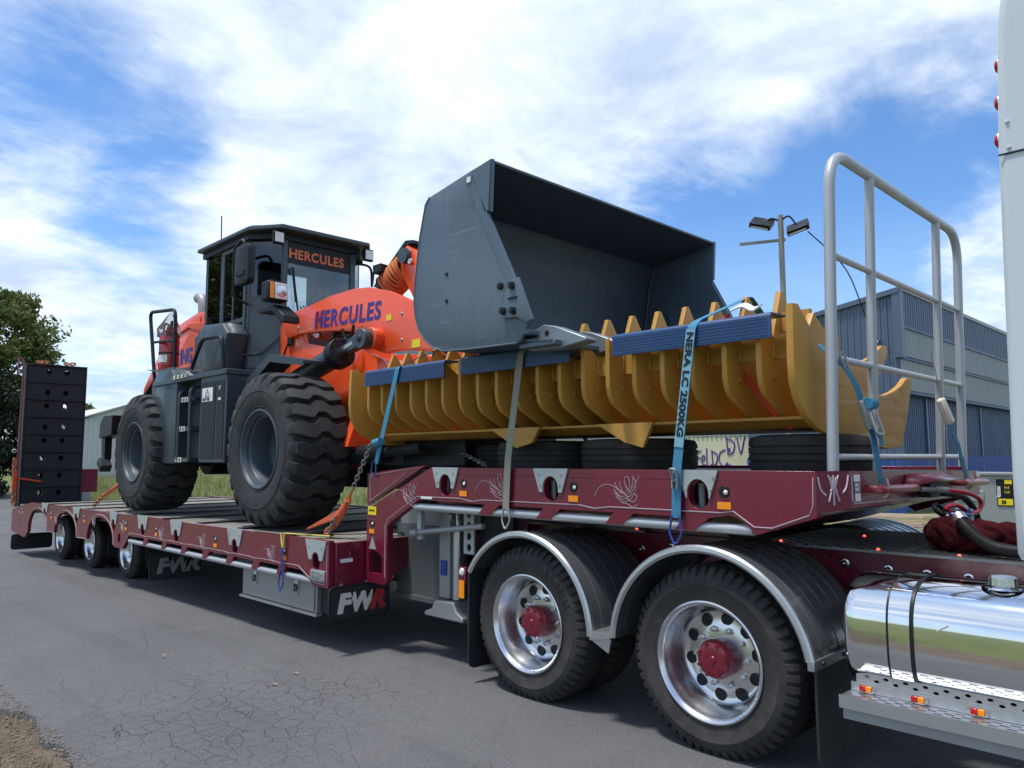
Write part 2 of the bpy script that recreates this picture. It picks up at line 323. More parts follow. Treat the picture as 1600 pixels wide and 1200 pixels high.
def tmix(f,a,b):
    n=tn('ShaderNodeMix',data_type='RGBA'); (tl(f,n.inputs[0]) if not isinstance(f,float) else None)
    for k,x in ((6,a),(7,b)):
        if isinstance(x,tuple): n.inputs[k].default_value=x+(1,)
        else: tl(x,n.inputs[k])
    return n.outputs[2]
tcn_=tn('ShaderNodeTexCoord')
basec=tmix(trange(tnoise(.55,5),.3,.7),(.090,.0905,.093),(.118,.1185,.120))
spk=tn('ShaderNodeTexVoronoi'); spk.inputs['Scale'].default_value=85; tl(tcn_.outputs['Object'],spk.inputs['Vector'])
basec=tmix(trange(spk.outputs['Distance'],.10,.28,.75,0),basec,(.26,.26,.26))
spk2=tn('ShaderNodeTexVoronoi'); spk2.inputs['Scale'].default_value=60; tl(tcn_.outputs['Object'],spk2.inputs['Vector'])
basec=tmix(trange(spk2.outputs['Distance'],.05,.2,.6,0),basec,(.035,.036,.04))
# crocodile cracks in a worn patch
warp=tn('ShaderNodeMix',data_type='VECTOR'); nz=tn('ShaderNodeTexNoise'); nz.inputs['Scale'].default_value=3; tl(tcn_.outputs['Object'],nz.inputs['Vector']); warp.inputs[0].default_value=.10; tl(tcn_.outputs['Object'],warp.inputs[4]); tl(nz.outputs['Color'],warp.inputs[5])
vor=tn('ShaderNodeTexVoronoi',feature='DISTANCE_TO_EDGE'); vor.inputs['Scale'].default_value=8.5; tl(warp.outputs[1],vor.inputs['Vector'])
vor2=tn('ShaderNodeTexVoronoi',feature='DISTANCE_TO_EDGE'); vor2.inputs['Scale'].default_value=1.3; tl(warp.outputs[1],vor2.inputs['Vector'])
dist=tn('ShaderNodeVectorMath',operation='DISTANCE'); tl(tcn_.outputs['Object'],dist.inputs[0]); dist.inputs[1].default_value=(-4.9,2.35,0)
mask=trange(tm('ADD',dist.outputs['Value'],tm('MULTIPLY',tnoise(1.6,4),1.6)),1.3,2.3,1,0)
crk=tm('MULTIPLY',trange(vor.outputs['Distance'],.0,.028,1,0),mask)
crk2=tm('MULTIPLY',trange(vor2.outputs['Distance'],.0,.006,1,0),trange(tnoise(.7,3),.52,.62))
crk=tm('MAXIMUM',crk,tm('MULTIPLY',crk2,.7))
basec=tmix(tm('MULTIPLY',crk,.85),basec,(.018,.018,.019))
mpp=tn('ShaderNodeMapping'); mpp.inputs['Scale'].default_value=(.10,1.7,1); tl(tcn_.outputs['Object'],mpp.inputs[0])
basec=tmix(tm('MULTIPLY',trange(tnoise(1.0,5,.6,mpp.outputs[0]),.5,.7),.45),basec,(.060,.061,.064))
basec=tmix(tm('MULTIPLY',trange(tnoise(38,3,.7),.58,.72),.5),basec,(.19,.19,.19))
basec=tmix(tm('MULTIPLY',trange(tnoise(2.3,6,.65),.52,.70),.35),basec,(.15,.148,.143))
stain=trange(tnoise(.8,6,.6),.60,.72)
basec=tmix(tm('MULTIPLY',stain,.35),basec,(.045,.045,.05))
tl(basec,b_.inputs['Base Color']); b_.inputs['Roughness'].default_value=.82; b_.inputs['Specular IOR Level'].default_value=.35
bp_=tn('ShaderNodeBump'); bp_.inputs['Strength'].default_value=.5; bp_.inputs['Distance'].default_value=.006; tl(tm('SUBTRACT',tm('ADD',tnoise(140,3),tm('MULTIPLY',spk.outputs['Distance'],1.2)),tm('MULTIPLY',crk,2.0)),bp_.inputs['Height']); tl(bp_.outputs[0],b_.inputs['Normal'])
# road mesh with a broken near edge
xs=[12,8,4,2]+[2-.12*i for i in range(1,110)]+[-12.5-.8*i for i in range(12)]+[-24,-30,-40,-60,-90,-140]
m_=MB(); V=[];F=[]
ys=[None,1.7,2.5,4,6,8.6]
for x in xs:
    ed=1.32+.05*math.sin(x*3.1)+.04*math.sin(x*7.7+1)+.035*(random.random()-.5)+.06*math.sin(x*1.3)
    for y in ys: V.append((x,ed if y is None else y,road_z(x)))
for i in range(len(xs)-1):
    for j in range(5): F.append((i*6+j,i*6+j+1,i*6+7+j,i*6+6+j))
for i in range(len(xs)-1): # broken edge thickness
    a=len(V); x0,y0,z0=V[i*6]; x1,y1,z1=V[(i+1)*6]; V+= [(x0,y0-.015,z0-.05),(x1,y1-.015,z1-.05)]; F.append((i*6,(i+1)*6,a+1,a))
m_.add(V,F); o=m_.build('road',asph); tag(o,'grey cracked asphalt road under the truck and trailer','road',kind='structure')
# soil / grass base sheet to the horizon
soil=M('verge_soil',(.115,.085,.058),.95,0,.4,5,bump=.9,bscale=70,dirt=.6,dcol=(.19,.155,.11))
grassg=M('grass_ground',(.10,.125,.03),.95,0,.4,1.2,bump=.5,bscale=20,dirt=.6,dcol=(.14,.13,.05))
m_=MB(); gx=[2500,400,60,20,8,2,-2,-5,-8,-11,-14,-17,-20,-25,-30,-40,-60,-100,-200,-600,-2500]; gy=[8.6,9.5,10.5,12,14,16,18,21,25,30,42,80,300,2500]
V=[(x,y,bank_z(x,y)) for x in gx for y in gy]; ny=len(gy)
m_.add(V,[(i*ny+j,i*ny+j+1,(i+1)*ny+j+1,(i+1)*ny+j) for i in range(len(gx)-1) for j in range(ny-1)])
o=m_.build('grass_ground',grassg); tag(o,'grassy ground rising behind the trailer','ground',kind='structure')
m_=MB(); gy=[1.45,.9,.25]; V=[]
gx2=[300,60,12]+[8-.5*i for i in range(50)]+[-20,-30,-60,-140]
for x in gx2:
    for y in gy: V.append((x,y,road_z(x)-.035+(.012*math.sin(x*5+y*3) if y<1.4 else 0)))
m_.add(V,[(i*3+j,i*3+j+1,i*3+4+j,i*3+3+j) for i in range(len(gx2)-1) for j in range(2)])
o=m_.build('gravel_verge',soil); tag(o,'brown gravel verge along the road edge','verge',kind='structure')
m_=MB(); gx3=[2500,300,60,10,0,-10,-30,-80,-300,-2500]; gy=[.25,-3,-8,-40,-300,-2500]
m_.add([(x,y,road_z(x)-.035+(.12 if y<-2 else 0)) for x in gx3 for y in gy],[(i*6+j,i*6+j+1,i*6+7+j,i*6+6+j) for i in range(len(gx3)-1) for j in range(5)])
o=m_.build('near_grass_ground',grassg); tag(o,'green grass verge across from the trailer','ground',kind='structure')
m_=MB().box(-600,-140,-1.2,8.6,-.4,-.115); o=m_.build('far_road',asph); tag(o,'far end of the asphalt road','road',kind='structure')
# concrete yard by the warehouse
yard=M('yard_concrete',(.17,.16,.145),.9,0,.2,1.5,bump=.3,dirt=.4)
m_=MB().add([(14,16.6,-.022),(-6.2,16.6,-.022),(-6.2,60,-.022),(14,60,-.022)],[(0,1,2,3)]); o=m_.build('yard',yard); tag(o,'pale concrete yard in front of the warehouse','yard',kind='structure')
# gravel stones and straw (uncountable)
stone=M('gravel_stones',(.17,.14,.11),.9,0,.6,45)
def stones(n):
    ico=[(0,0,1),(.9,0,.4),(.28,.85,.4),(-.72,.53,.4),(-.72,-.53,.4),(.28,-.85,.4),(.72,.53,-.3),(-.28,.85,-.3),(-.9,0,-.3),(-.28,-.85,-.3),(.72,-.53,-.3)]
    fa=[(0,1,2),(0,2,3),(0,3,4),(0,4,5),(0,5,1),(1,6,2),(2,7,3),(3,8,4),(4,9,5),(5,10,1),(2,6,7),(3,7,8),(4,8,9),(5,9,10),(1,10,6)]
    mb=MB()
    for _ in range(n):
        x=-2.6-5.5*random.random()**1.1; y=1.36-random.random()*1.9
        if random.random()<.02: y=1.3+random.random()*1.6; r=.002+.004*random.random()
        else: r=.0035+.010*random.random()**3
        a=random.random()*6.28; zb=road_z(x)-(.03 if y<1.25 else -.002); ca,sa=math.cos(a),math.sin(a); q=.7+.6*random.random()
        mb.add([(x+r*(p[0]*ca*q-p[1]*sa),y+r*(p[0]*sa*q+p[1]*ca),zb+r*.7*p[2]) for p in ico],fa)
    return mb
o=stones(12000).build('gravel',stone,recalc=False); tag(o,'loose brown gravel stones on the verge','gravel',kind='stuff')
def blades(name,mats,pts,hmin,hmax,wid,label,lean=.5):
    mb=MB()
    V=[];F=[]
    for (x,y,z) in pts:
        h=hmin+(hmax-hmin)*random.random(); a=random.random()*6.28; l=lean*h*random.random(); b=random.random()*6.28; w_=wid*(.6+.8*random.random())
        ca,sa=math.cos(a)*w_,math.sin(a)*w_; lx,ly=math.cos(b)*l,math.sin(b)*l; i=len(V)
        V+=[(x-ca,y-sa,z-.02),(x+ca,y+sa,z-.02),(x+ca*.7+lx*.35,y+sa*.7+ly*.35,z+h*.6),(x-ca*.7+lx*.35,y-sa*.7+ly*.35,z+h*.6),(x+lx,y+ly,z+h)]
        F+=[(i,i+1,i+2,i+3),(i+3,i+2,i+4)]
    me=bpy.data.meshes.new(name); me.from_pydata(V,[],F); o=link(name,me,mats,recalc=False); tag(o,label,'grass',kind='stuff'); return o
def leafmat(name,c1,c2,scale=.6,transl=.35):
    m=bpy.data.materials.new(name); m.use_nodes=True; t=m.node_tree; b=t.nodes['Principled BSDF']; b.inputs['Roughness'].default_value=.55; b.inputs['Specular IOR Level'].default_value=.3
    g=N('ShaderNodeNewGeometry',t); n=N('ShaderNodeTexNoise',t); n.inputs['Scale'].default_value=scale; n.inputs['Detail'].default_value=3; tc2=N('ShaderNodeTexCoord',t); t.links.new(tc2.outputs['Object'],n.inputs['Vector'])
    ad=N('ShaderNodeMath',t,operation='ADD'); ml=N('ShaderNodeMath',t,operation='MULTIPLY'); ml.inputs[1].default_value=.45; t.links.new(g.outputs['Random Per Island'],ml.inputs[0]); t.links.new(ml.outputs[0],ad.inputs[0]); t.links.new(n.outputs['Fac'],ad.inputs[1])
    mr=N('ShaderNodeMapRange',t); mr.inputs[1].default_value=.4; mr.inputs[2].default_value=1.0; t.links.new(ad.outputs[0],mr.inputs[0])
    mxx=N('ShaderNodeMix',t,data_type='RGBA'); mxx.inputs[6].default_value=c1+(1,); mxx.inputs[7].default_value=c2+(1,); t.links.new(mr.outputs[0],mxx.inputs[0]); t.links.new(mxx.outputs[2],b.inputs['Base Color'])
    tr=N('ShaderNodeBsdfTranslucent',t); t.links.new(mxx.outputs[2],tr.inputs[0]); ms=N('ShaderNodeMixShader',t); ms.inputs[0].default_value=transl; t.links.new(b.outputs[0],ms.inputs[1]); t.links.new(tr.outputs[0],ms.inputs[2]); t.links.new(ms.outputs[0],t.nodes['Material Output'].inputs[0]); return m
gm=leafmat('grass_blades',(.12,.17,.035),(.40,.38,.17),.35)
pts=[]
for _ in range(42000):
    y=8.9+34*random.random()**2.2; x=-4-(7+3.4*y)*random.random()
    if x>-8.5 and y>14.3: continue
    pts.append((x,y,bank_z(x,y)))
blades('tall_grass',gm,pts,.16,.55,.012,'tall yellow-green grass growing behind the trailer',.7)
gs=leafmat('dry_straw',(.22,.18,.09),(.34,.28,.16),2)
pts=[(-2.6-5.5*random.random(),1.30-1.9*random.random(),-.02) for _ in range(2600)]
blades('dry_straw',gs,pts,.02,.09,.003,'dry straw scattered on the gravel verge',2.5)
# ------------------------------------------------------------------ trees
barkm=M('bark',(.075,.055,.04),.9,0,.3,6,bump=.6,bscale=25)
def tree(name,label,base,h,crown,leafm,nclump,nleaf,lsize,group=None,trunk_r=.18):
    t=thing(name,label,'tree',base,group); bx_,by_,bz_=base; rd=random.Random(hash(name+str(round(bx_)))%999)
    rd=random.Random(int(abs(bx_*7+by_*13))); mb=MB()
    top=Vector((bx_+rd.uniform(-.3,.3),by_+rd.uniform(-.3,.3),bz_+h*.72)); mb.tube(spline([base,(bx_+.1,by_-.1,bz_+h*.3),top],5),[trunk_r*(1-.05*i) for i in range(11)],8)
    cl=[]
    for i in range(nclump):
        a=rd.random()*6.28; rr=math.sqrt(rd.random()); k=rd.random(); zc=bz_+crown[2]+crown[1]*(2*k-1)
        wz=math.sqrt(max(.05,1-(2*k-1)**2)); c=Vector((bx_+math.cos(a)*rr*crown[0]*wz,by_+math.sin(a)*rr*crown[0]*wz,zc)); cl.append((c,rd.uniform(.45,1.0)*crown[0]*.36))
        if i%3==0: mb.tube(spline([(bx_,by_,bz_+h*(.2+.4*rd.random())),((c.x+bx_)/2,(c.y+by_)/2,(c.z+bz_+h*.45)/2+.2),c],4),[.07*(1-.09*q) for q in range(9)],5)
    mb.build('trunk',barkm,t)
    P=[];
    V=np.zeros((0,3)); rg=np.random.default_rng(int(abs(bx_*3+by_*11)))
    for c,r in cl:
        d=rg.normal(size=(nleaf,3)); d/=np.linalg.norm(d,axis=1)[:,None]; q=rg.random(nleaf)**.45; P.append(np.array(c)+d*(q*r)[:,None]*np.array([1,1,.75]))
    P=np.concatenate(P); n=len(P); a=rg.normal(size=(n,3)); a/=np.linalg.norm(a,axis=1)[:,None]; b=np.cross(a,rg.normal(size=(n,3))); b/=np.linalg.norm(b,axis=1)[:,None]
    s=lsize*(.6+.8*rg.random(n))[:,None]; q=np.stack([P-a*s,P+b*s*.4,P+a*s,P-b*s*.4],1).reshape(-1,3)
    me=bpy.data.meshes.new('crown'); me.from_pydata(q.tolist(),[],[(4*i,4*i+1,4*i+2,4*i+3) for i in range(n)]); link('crown',me,leafm,t,recalc=False)
    return t
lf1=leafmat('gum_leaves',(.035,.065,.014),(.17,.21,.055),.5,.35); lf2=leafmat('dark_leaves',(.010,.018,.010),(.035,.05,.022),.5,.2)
tree('leafy_tree','tall leafy green tree behind the raised loading ramp',(-45,7.6,-.1),10.6,(3.5,3.3,6.8),lf1,62,300,.15,trunk_r=.25)
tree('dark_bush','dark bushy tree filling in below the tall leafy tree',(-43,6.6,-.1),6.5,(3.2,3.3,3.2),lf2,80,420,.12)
tree('background_tree','small olive tree far behind the white shed roof',(-82,22.5,0),7.5,(3.0,1.5,5.4),lf1,20,200,.16)
tree('verge_tree','shady tree on the far side of the road from the trailer',(-31,-6.6,0),11,(4.0,3.6,7.4),lf1,60,260,.2,group='trees across the road')
tree('verge_tree','shady tree on the far side of the road from the trailer',(-42,-12.5,0),13,(5,4.5,8.5),lf1,60,260,.25,group='trees across the road')
# ------------------------------------------------------------------ far left: shed, bin, fence
def corr(mb,p0,u,v,lu,lv,pitch,depth,nrm):       # corrugated sheet: ribs run along v
    p0=Vector(p0);u=Vector(u);v=Vector(v);nrm=Vector(nrm); V=[];k=int(lu/pitch)
    prof=[(0,0),(.30,0),(.42,1),(.70,1),(.82,0)]
    for i in range(k):
        for a,b in prof:
            q=p0+u*((i+a)*pitch)+nrm*(b*depth); V+= [q,q+v*lv]
    q=p0+u*(k*pitch); V+=[q,q+v*lv]; n=len(V)//2
    mb.add(V,[(2*i,2*i+2,2*i+3,2*i+1) for i in range(n-1)]); return mb
shedw=M('white_sheet_metal',(.60,.62,.62),.45,.1,.08,2,dirt=.2,dcol=(.35,.33,.3)); roofw=M('pale_roof_sheet',(.55,.57,.57),.5,.1,.1,3)
t=thing('white_shed','small white sheet-metal shed beyond the rear of the trailer','shed',(-64,17.2,0))
corr(MB(),(-68,15.6,-.2),(1,0,0),(0,0,1),9.4,4.6,.3,.05,(0,-1,0)).build('front_wall',shedw,t,recalc=False)
corr(MB(),(-58.6,15.6,-.2),(0,1,0),(0,0,1),6.3,4.6,.3,.05,(1,0,0)).build('side_wall',shedw,t,recalc=False)
mb=MB().prism([(15.2,4.35),(18.75,5.6),(22.3,4.35),(22.3,4.25),(18.75,5.5),(15.2,4.25)],'yz',-68.3,-58.2); mb.build('roof',roofw,t)
MB().prism([(15.7,4.3),(18.75,5.45),(21.8,4.3)],'yz',-58.75,-58.66).build('gable',shedw,t)
greenb=M('green_bin_plastic',(.01,.16,.10),.5)
t=thing('wheelie_bin','green wheelie bin standing by the white shed','bin',(-52,13.4,.3))
MB().prism([(-52.3,.6),(-52.38,1.72),(-51.6,1.72),(-51.7,.6)],'xz',13.1,13.7).build('body',greenb,t); MB().box(-52.42,-51.55,13.05,13.75,1.72,1.80).build('lid',greenb,t)
fencem=M('weathered_fence',(.16,.16,.15),.7,0,.2,4)
t=thing('wire_fence','weathered post and wire fence beside the dark bushes','fence',(-30,3.0,0))
for i in range(6):
    MB().cyl((-31-2.4*i,3.05+.62*i,-.3),(-31-2.4*i,3.05+.62*i,1.45),.05,n=8).build('post',fencem,t)
for z in (.45,.9,1.35): MB().tube([(-31-2.4*i,3.0+.62*i,z-.1) for i in range(6)],.018,5).build('wire',fencem,t)
# ------------------------------------------------------------------ grey shed with graffiti wall behind the trailer
sheet=M('grey_sheet_metal',(.34,.37,.38),.45,.15,.1,2,dirt=.15); creamw=M('cream_wall',(.58,.56,.38),.7,0,.18,1.5,dirt=.35,dcol=(.38,.36,.27),streak=.4,scol=(.3,.28,.2)); graf=M('purple_spray_paint',(.10,.045,.28),.6)
t=thing('grey_shed','grey corrugated shed with a cream graffitied lower wall','shed',(-20,26,0))
corr(MB(),(-26.4,26,2.42),(1,0,0),(0,0,1),13.2,3.9,.2,.035,(0,-1,0)).build('upper_wall',sheet,t,recalc=False)
lw=MB().box(-26.4,-13.2,26.02,26.3,-.3,2.42).build('lower_wall',creamw,t)
mb=MB().prism([(25.7,6.25),(34,7.6),(34,7.7),(25.7,6.36)],'yz',-26.4,-13.0); mb.build('roof',sheet,t)
MB().box(-13.3,-13.2,26.3,34,-.2,6.6).build('end_wall',sheet,t)
t2=thing('tall_grey_shed','tall grey corrugated shed showing between the loader arm and the rake','shed',(-36,28,0))
corr(MB(),(-46,28,0),(1,0,0),(0,0,1),19,8.6,.25,.04,(0,-1,0)).build('front_wall',sheet,t2,recalc=False); MB().box(-27.1,-27.0,28.0,38,0,8.7).build('end_wall',sheet,t2); MB().prism([(27.7,8.55),(38,10.2),(38,10.3),(27.7,8.68)],'yz',-46.3,-26.8).build('roof',sheet,t2)
def scribble(fn,strokes,r,name,mat,parent):
    mb=MB()
    for s in strokes: mb.tube([fn(*p) for p in spline([(a,b,0) for a,b in s],6)],r,5)
    return mb.build(name,mat,parent)
gl=[[(0,.9),(.0,0)],[(-.1,.85),(.45,.95)],[(0,.45),(.35,.5)],[(.5,.3),(.8,.45),(.7,.65),(.5,.5),(.55,.1),(.9,.05)],[(1.0,1.1),(1.05,.0),(1.5,.1)],[(1.5,.9),(1.6,.0)],[(1.45,.95),(2.0,.7),(1.95,.2),(1.6,-.1)],[(2.8,1.0),(2.3,.8),(2.2,.3),(2.6,-.05),(3.0,.2)],[(3.05,1.1),(3.1,.85)],[(3.2,1.1),(3.25,.85)],[(2.4,-.35),(3.0,.05),(3.5,-.1),(3.6,-.5)]]
scribble(lambda a,b,c:(-16.15+a*.44,26.012,1.30+b*.60),gl,.028,'graffiti',graf,t)
scribble(lambda a,b,c:(-14.85+a*.44,26.012,1.75+b*.60),[[(0,1),(0.1,0)],[(-.1,1),(.7,.7),(.6,.1),(.05,-.05)],[(1.0,1),(1.3,0),(1.7,1.05)]],.028,'graffiti',graf,t)
# ------------------------------------------------------------------ blue-grey warehouse
whb=M('slate_blue_sheet',(.085,.118,.175),.42,.1,.1,1.2,dirt=.12,dcol=(.16,.18,.2),streak=.3); whg=M('pale_grey_sheet',(.30,.32,.31),.5,.1,.1,1.0,dirt=.3,dcol=(.2,.2,.19),streak=.4,scol=(.18,.18,.17)); whd=M('dark_blue_sheet',(.035,.065,.14),.45,.1,.15,1,dirt=.2); whl=M('bright_blue_sheet',(.025,.075,.26),.45,.1,.15,1,dirt=.2,dcol=(.07,.12,.25))
t=thing('warehouse','large slate-blue corrugated warehouse with stepped pale grey wall bands','warehouse',(-12,24,0))
X0,Y0=-7.92,24.0
# gable wall facing the road (y=Y0): roofline falls away to the left
mb=MB(); k=25; pit_=.2
for i in range(k):
    for a,b in ((0,0),(.3,0),(.42,1),(.7,1),(.82,0)):
        x=X0-(i+a)*pit_; zt=6.52-.16*(X0-x); mb.v+=[(x,Y0-b*.03,-.1),(x,Y0-b*.03,zt)]
n=len(mb.v)//2; mb.f=[(2*i,2*i+1,2*i+3,2*i+2) for i in range(n-1)]; mb.build('gable_wall',whb,t,recalc=False)
MB().prism([(X0+.12,6.50),(X0-5,5.68),(X0-5,5.80),(X0+.12,6.66)],'xz',Y0-.12,Y0+.1).build('gable_flashing',whb,t)
MB().box(X0-.10,X0+.14,Y0-.1,Y0+.16,4.55,6.6).build('corner_flashing',whb,t)
# long wall facing +x (x=X0) with stepped bands
LW=38
corr(MB(),(X0+.10,Y0+.16,5.55),(0,1,0),(0,0,1),LW,1.05,.2,.03,(1,0,0)).build('parapet',whb,t,recalc=False)
MB().box(X0+.02,X0+.17,Y0+.16,Y0+LW,6.56,6.68).build('parapet_cap',whg,t)
b1=MB(); corr(b1,(X0+.05,Y0+.2,4.62),(0,1,0),(0,0,1),LW,1.0,.2,.03,(1,0,0)); b1.build('upper_band',whg,t,recalc=False)
b2=MB(); corr(b2,(X0-.05,Y0+.2,3.62),(0,1,0),(0,0,1),LW,1.05,.2,.03,(1,0,0)); b2.build('middle_band',whg,t,recalc=False)
MB().box(X0-.35,X0+.12,Y0+.16,Y0+LW,5.46,5.56).build('band_soffit',whd,t); MB().box(X0-.35,X0+.03,Y0+.16,Y0+LW,4.54,4.63).build('band_soffit',whd,t); MB().box(X0-.5,X0-.07,Y0+.16,Y0+LW,3.53,3.63).build('band_soffit',whd,t)
corr(MB(),(X0-.42,Y0+.1,1.55),(0,1,0),(0,0,1),LW,2.05,.2,.03,(1,0,0)).build('lower_wall',whd,t,recalc=False)
corr(MB(),(X0-.36,Y0+.1,-.1),(0,1,0),(0,0,1),LW,1.7,.2,.03,(1,0,0)).build('base_wall',whl,t,recalc=False)
corr(MB(),(X0-5,Y0-.05,-.1),(1,0,0),(0,0,1),5,1.68,.2,.03,(0,-1,0)).build('base_wall',whl,t,recalc=False)
MB().box(X0-4.9,X0-.45,Y0+.2,Y0+LW,.0,5.2).build('inner_block',whd,t)
MB().box(X0-.62,X0-.5,Y0-.14,Y0-.04,5.05,5.17).build('junction_box',galv,t)
MB().tube([(X0-.9,Y0-.07,4.75),(X0-.5,Y0-.12,4.7),(X0-.2,Y0-.1,4.8)],.02,5).build('conduit',black,t)
for yy in (3.3,5.2,7.0,9.6): MB().box(X0-.40,X0-.33,Y0+yy,Y0+yy+.10,-.1,3.5).build('downpipe',whb,t)
# light pole with two floodlights
t=thing('light_pole','thin grey light pole carrying two black floodlights','light pole',(-8.1,17,0)); polem=M('weathered_pole',(.26,.25,.22),.6,.3,.15,4)
MB().cyl((-8.1,17,-.05),(-8.1,17,7.35),.065,n=12).build('pole',polem,t); MB().obox((-8.45,16.75,6.72),(-.8,-.55,-.05),(1.05,.06,.06)).build('crossarm',polem,t)
for c_,d_,n_ in (((-8.45,16.75,7.17),(-.85,-.3,.30),1),((-7.68,17.0,6.96),(.85,.2,.22),2)):
    f=MB().obox(c_,d_,(.50,.40,.13),(.25,-.55,.8)).build('floodlight',black,t,bevel=.015)
    MB().obox(Vector(c_)+Vector((0,-.04,-.06)),d_,(.40,.30,.03),(.25,-.55,.8)).build('lamp_glass',lens,f)
    MB().tube(spline([(-8.1,17,7.2),((c_[0]-8.1)/2,(c_[1]+17)/2,7.28),c_],5),.022,6).build('bracket',black,f)
o=MB().tube(spline([(-7.5,17.12,6.85),(-7.4,19,6.25),(-7.9,21.5,5.45),(-8.4,23.85,5.05)],6),.016,5).build('power_cable',black); tag(o,'thin black cable sagging from the floodlight pole to the warehouse','cable')
# grey metal cabinet with sticker
t=thing('metal_cabinet','grey sheet-metal cabinet with a black and yellow sticker','cabinet',(-4.2,17.6,0)); cabm=M('cabinet_steel',(.34,.36,.36),.45,.4,.15,3,dirt=.2)
MB().box(-4.72,-3.55,17.0,18.0,.06,1.25).build('body',cabm,t,bevel=.01); MB().box(-4.78,-3.49,16.95,18.05,1.25,1.29).build('lid',cabm,t)
MB().box(-4.66,-4.2,16.975,17.0,.74,.94).build('front_flap',cabm,t,bevel=.006); MB().box(-4.60,-3.65,17.05,17.95,0,.06).build('plinth',blacksteel,t)
s_=MB().box(-3.98,-3.70,16.985,16.999,.66,1.17).build('sticker',black,t)
MB().box(-3.84,-3.72,16.978,16.984,1.08,1.16).build('sticker_mark',stickery,s_); MB().box(-3.96,-3.72,16.978,16.984,.68,.80).build('sticker_mark',stickery,s_)
text('lettering','JJ',.22,lambda a,b,c:(-3.97+a,16.982-c,.88+b),stickerw,s_,sx=.55,off=.006)
text('lettering','Ind\nLtd',.085,lambda a,b,c:(-3.85+a,16.982-c,.99+b),stickery,s_,sx=.8)
text('lettering','38',.09,lambda a,b,c:(-3.91+a,16.976-c,.705+b),black,s_,sx=.9,off=.004)
# rack upright frame
t=thing('rack_upright','galvanised pallet rack upright frame beside the metal cabinet','rack',(-3.9,21,0))
for yy in (20.4,21.5): MB().box(-4.18,-4.08,yy,yy+.09,0,3.0).build('upright',galv,t)
for i in range(4): MB().obox((-4.13,20.99,.55+.62*i),(0,1.05,.6*(1 if i%2 else -1)),(1.2,.04,.04)).build('brace',galv,t)
for z in (.2,2.9): MB().box(-4.15,-4.11,20.4,21.6,z,z+.05).build('crossbar',galv,t)
# timber boards stacked on the ground
timb=M('sawn_timber',(.44,.35,.24),.8,0,.25,3,bump=.2,bscale=30)
for i in range(9):
    z=.06+.13*(i//3); y=17.0+.42*(i%3)+.10*(i//3); o=MB().obox((-6.6+.12*((i*7)%3-1),y,z),(1,.25+.03*((i*5)%3-1),0),(2.6,.14,.05)).build('timber_board',timb); tag(o,['sawn timber board on the bottom layer of the stack beside the warehouse','sawn timber board in the middle layer of the stack beside the warehouse','sawn timber board on the top layer of the stack beside the warehouse'][i//3],'timber','timber boards stacked by the warehouse')
# ------------------------------------------------------------------ low loader trailer
TR=thing('low_loader_trailer','long maroon low loader trailer with a raised gooseneck and front handrail','trailer',(-9,5,0))
DY,DY2=3.43,6.57; GY,GY2=3.76,6.24
def arch(cx_,zb0,zb1,ap,hw,n=12):     # arch cut from left bottom to right bottom
    return [(cx_-hw*math.cos(math.pi*i/n),(zb0 if i<n/2 else zb1)+(ap-(zb0 if i<n/2 else zb1))*math.sin(math.pi*i/n)**.85) for i in range(n+1)]
bot=[(-16.72,.30),(-15.72,.24)]+arch(-14.92,.36,.44,.77,.60)+[(-13.95,.44)]+arch(-13.28,.45,.46,.80,.58)+[(-12.4,.46)]+arch(-11.62,.47,.48,.81,.56)+[(-10.95,.45),(-10.66,.455),(-10.47,.63)]
tabs=[-9.9,-9.3,-8.72,-8.14,-7.56,-7.0,-6.5]
for x in tabs: bot+=[(x,.64),(x-.05,.555),(x+.07,.555),(x+.13,.64)]
bot+=[(-6.12,.64),(-5.95,.57),(-5.9,.53),(-5.65,.53)]
outer=bot+[(-5.65,.917),(-15.40,.865),(-16.72,.69)]
tpx=[(-14.64,-14.25),(-12.88,-12.52),(-11.19,-10.87),(-10.13,-9.77),(-9.07,-8.72),(-7.57,-7.23),(-6.02,-5.68)]
holes=[stadium((a+b)/2,.735,.11,.15) for a,b in tpx]+[stadium(-10.80,.575,.09,.13)]
dl=[-15.9,-14.05,-12.3,-10.55,-9.5,-7.85,-6.4]       # marker lamp positions
near=plate('side_coaming',[outer]+holes,'xz',DY,DY+.05,maroon,TR,bevel=.004)
far=clone(near,TR,(0,10,0)); far.scale=(1,-1,1)
for k,(a,b) in enumerate(tpx):
    ztop=.913 if a>-12 else .89
    p=plate('tie_plate',[[(a,ztop),(b,ztop),(b-.06,.735),(a+.06,.735)],stadium((a+b)/2,.735,.115,.155)[:]] if 0 else [[(a,ztop),(b,ztop),(b-.06,.748),((a+b)/2+.060,.748)]+[((a+b)/2+.060*math.cos(math.pi*i/10),.748+.066*math.sin(math.pi*i/10)) for i in range(11)]+[((a+b)/2-.060,.748),(a+.06,.748)]],'xz',DY-.012,DY-.001,galv,TR)
    for q in (-1,1): MB().cyl(((a+b)/2+q*.10,DY-.016,ztop-.06),((a+b)/2+q*.10,DY-.011,ztop-.06),.009,n=8).build('rivet',galvd,p)
    xm=(a+b)/2*(1+.11/DY)+.012; MB().cyl((xm,DY+.11,.62),(xm,DY+.11,.84),.016,n=10).build('tie_bar',railw,TR); MB().box(xm-.22,xm+.12,DY+.16,DY+.17,.60,.84).build('tie_hole_shade',blacksteel,TR)  # dark sheet added behind each tie hole stands in for the shade inside
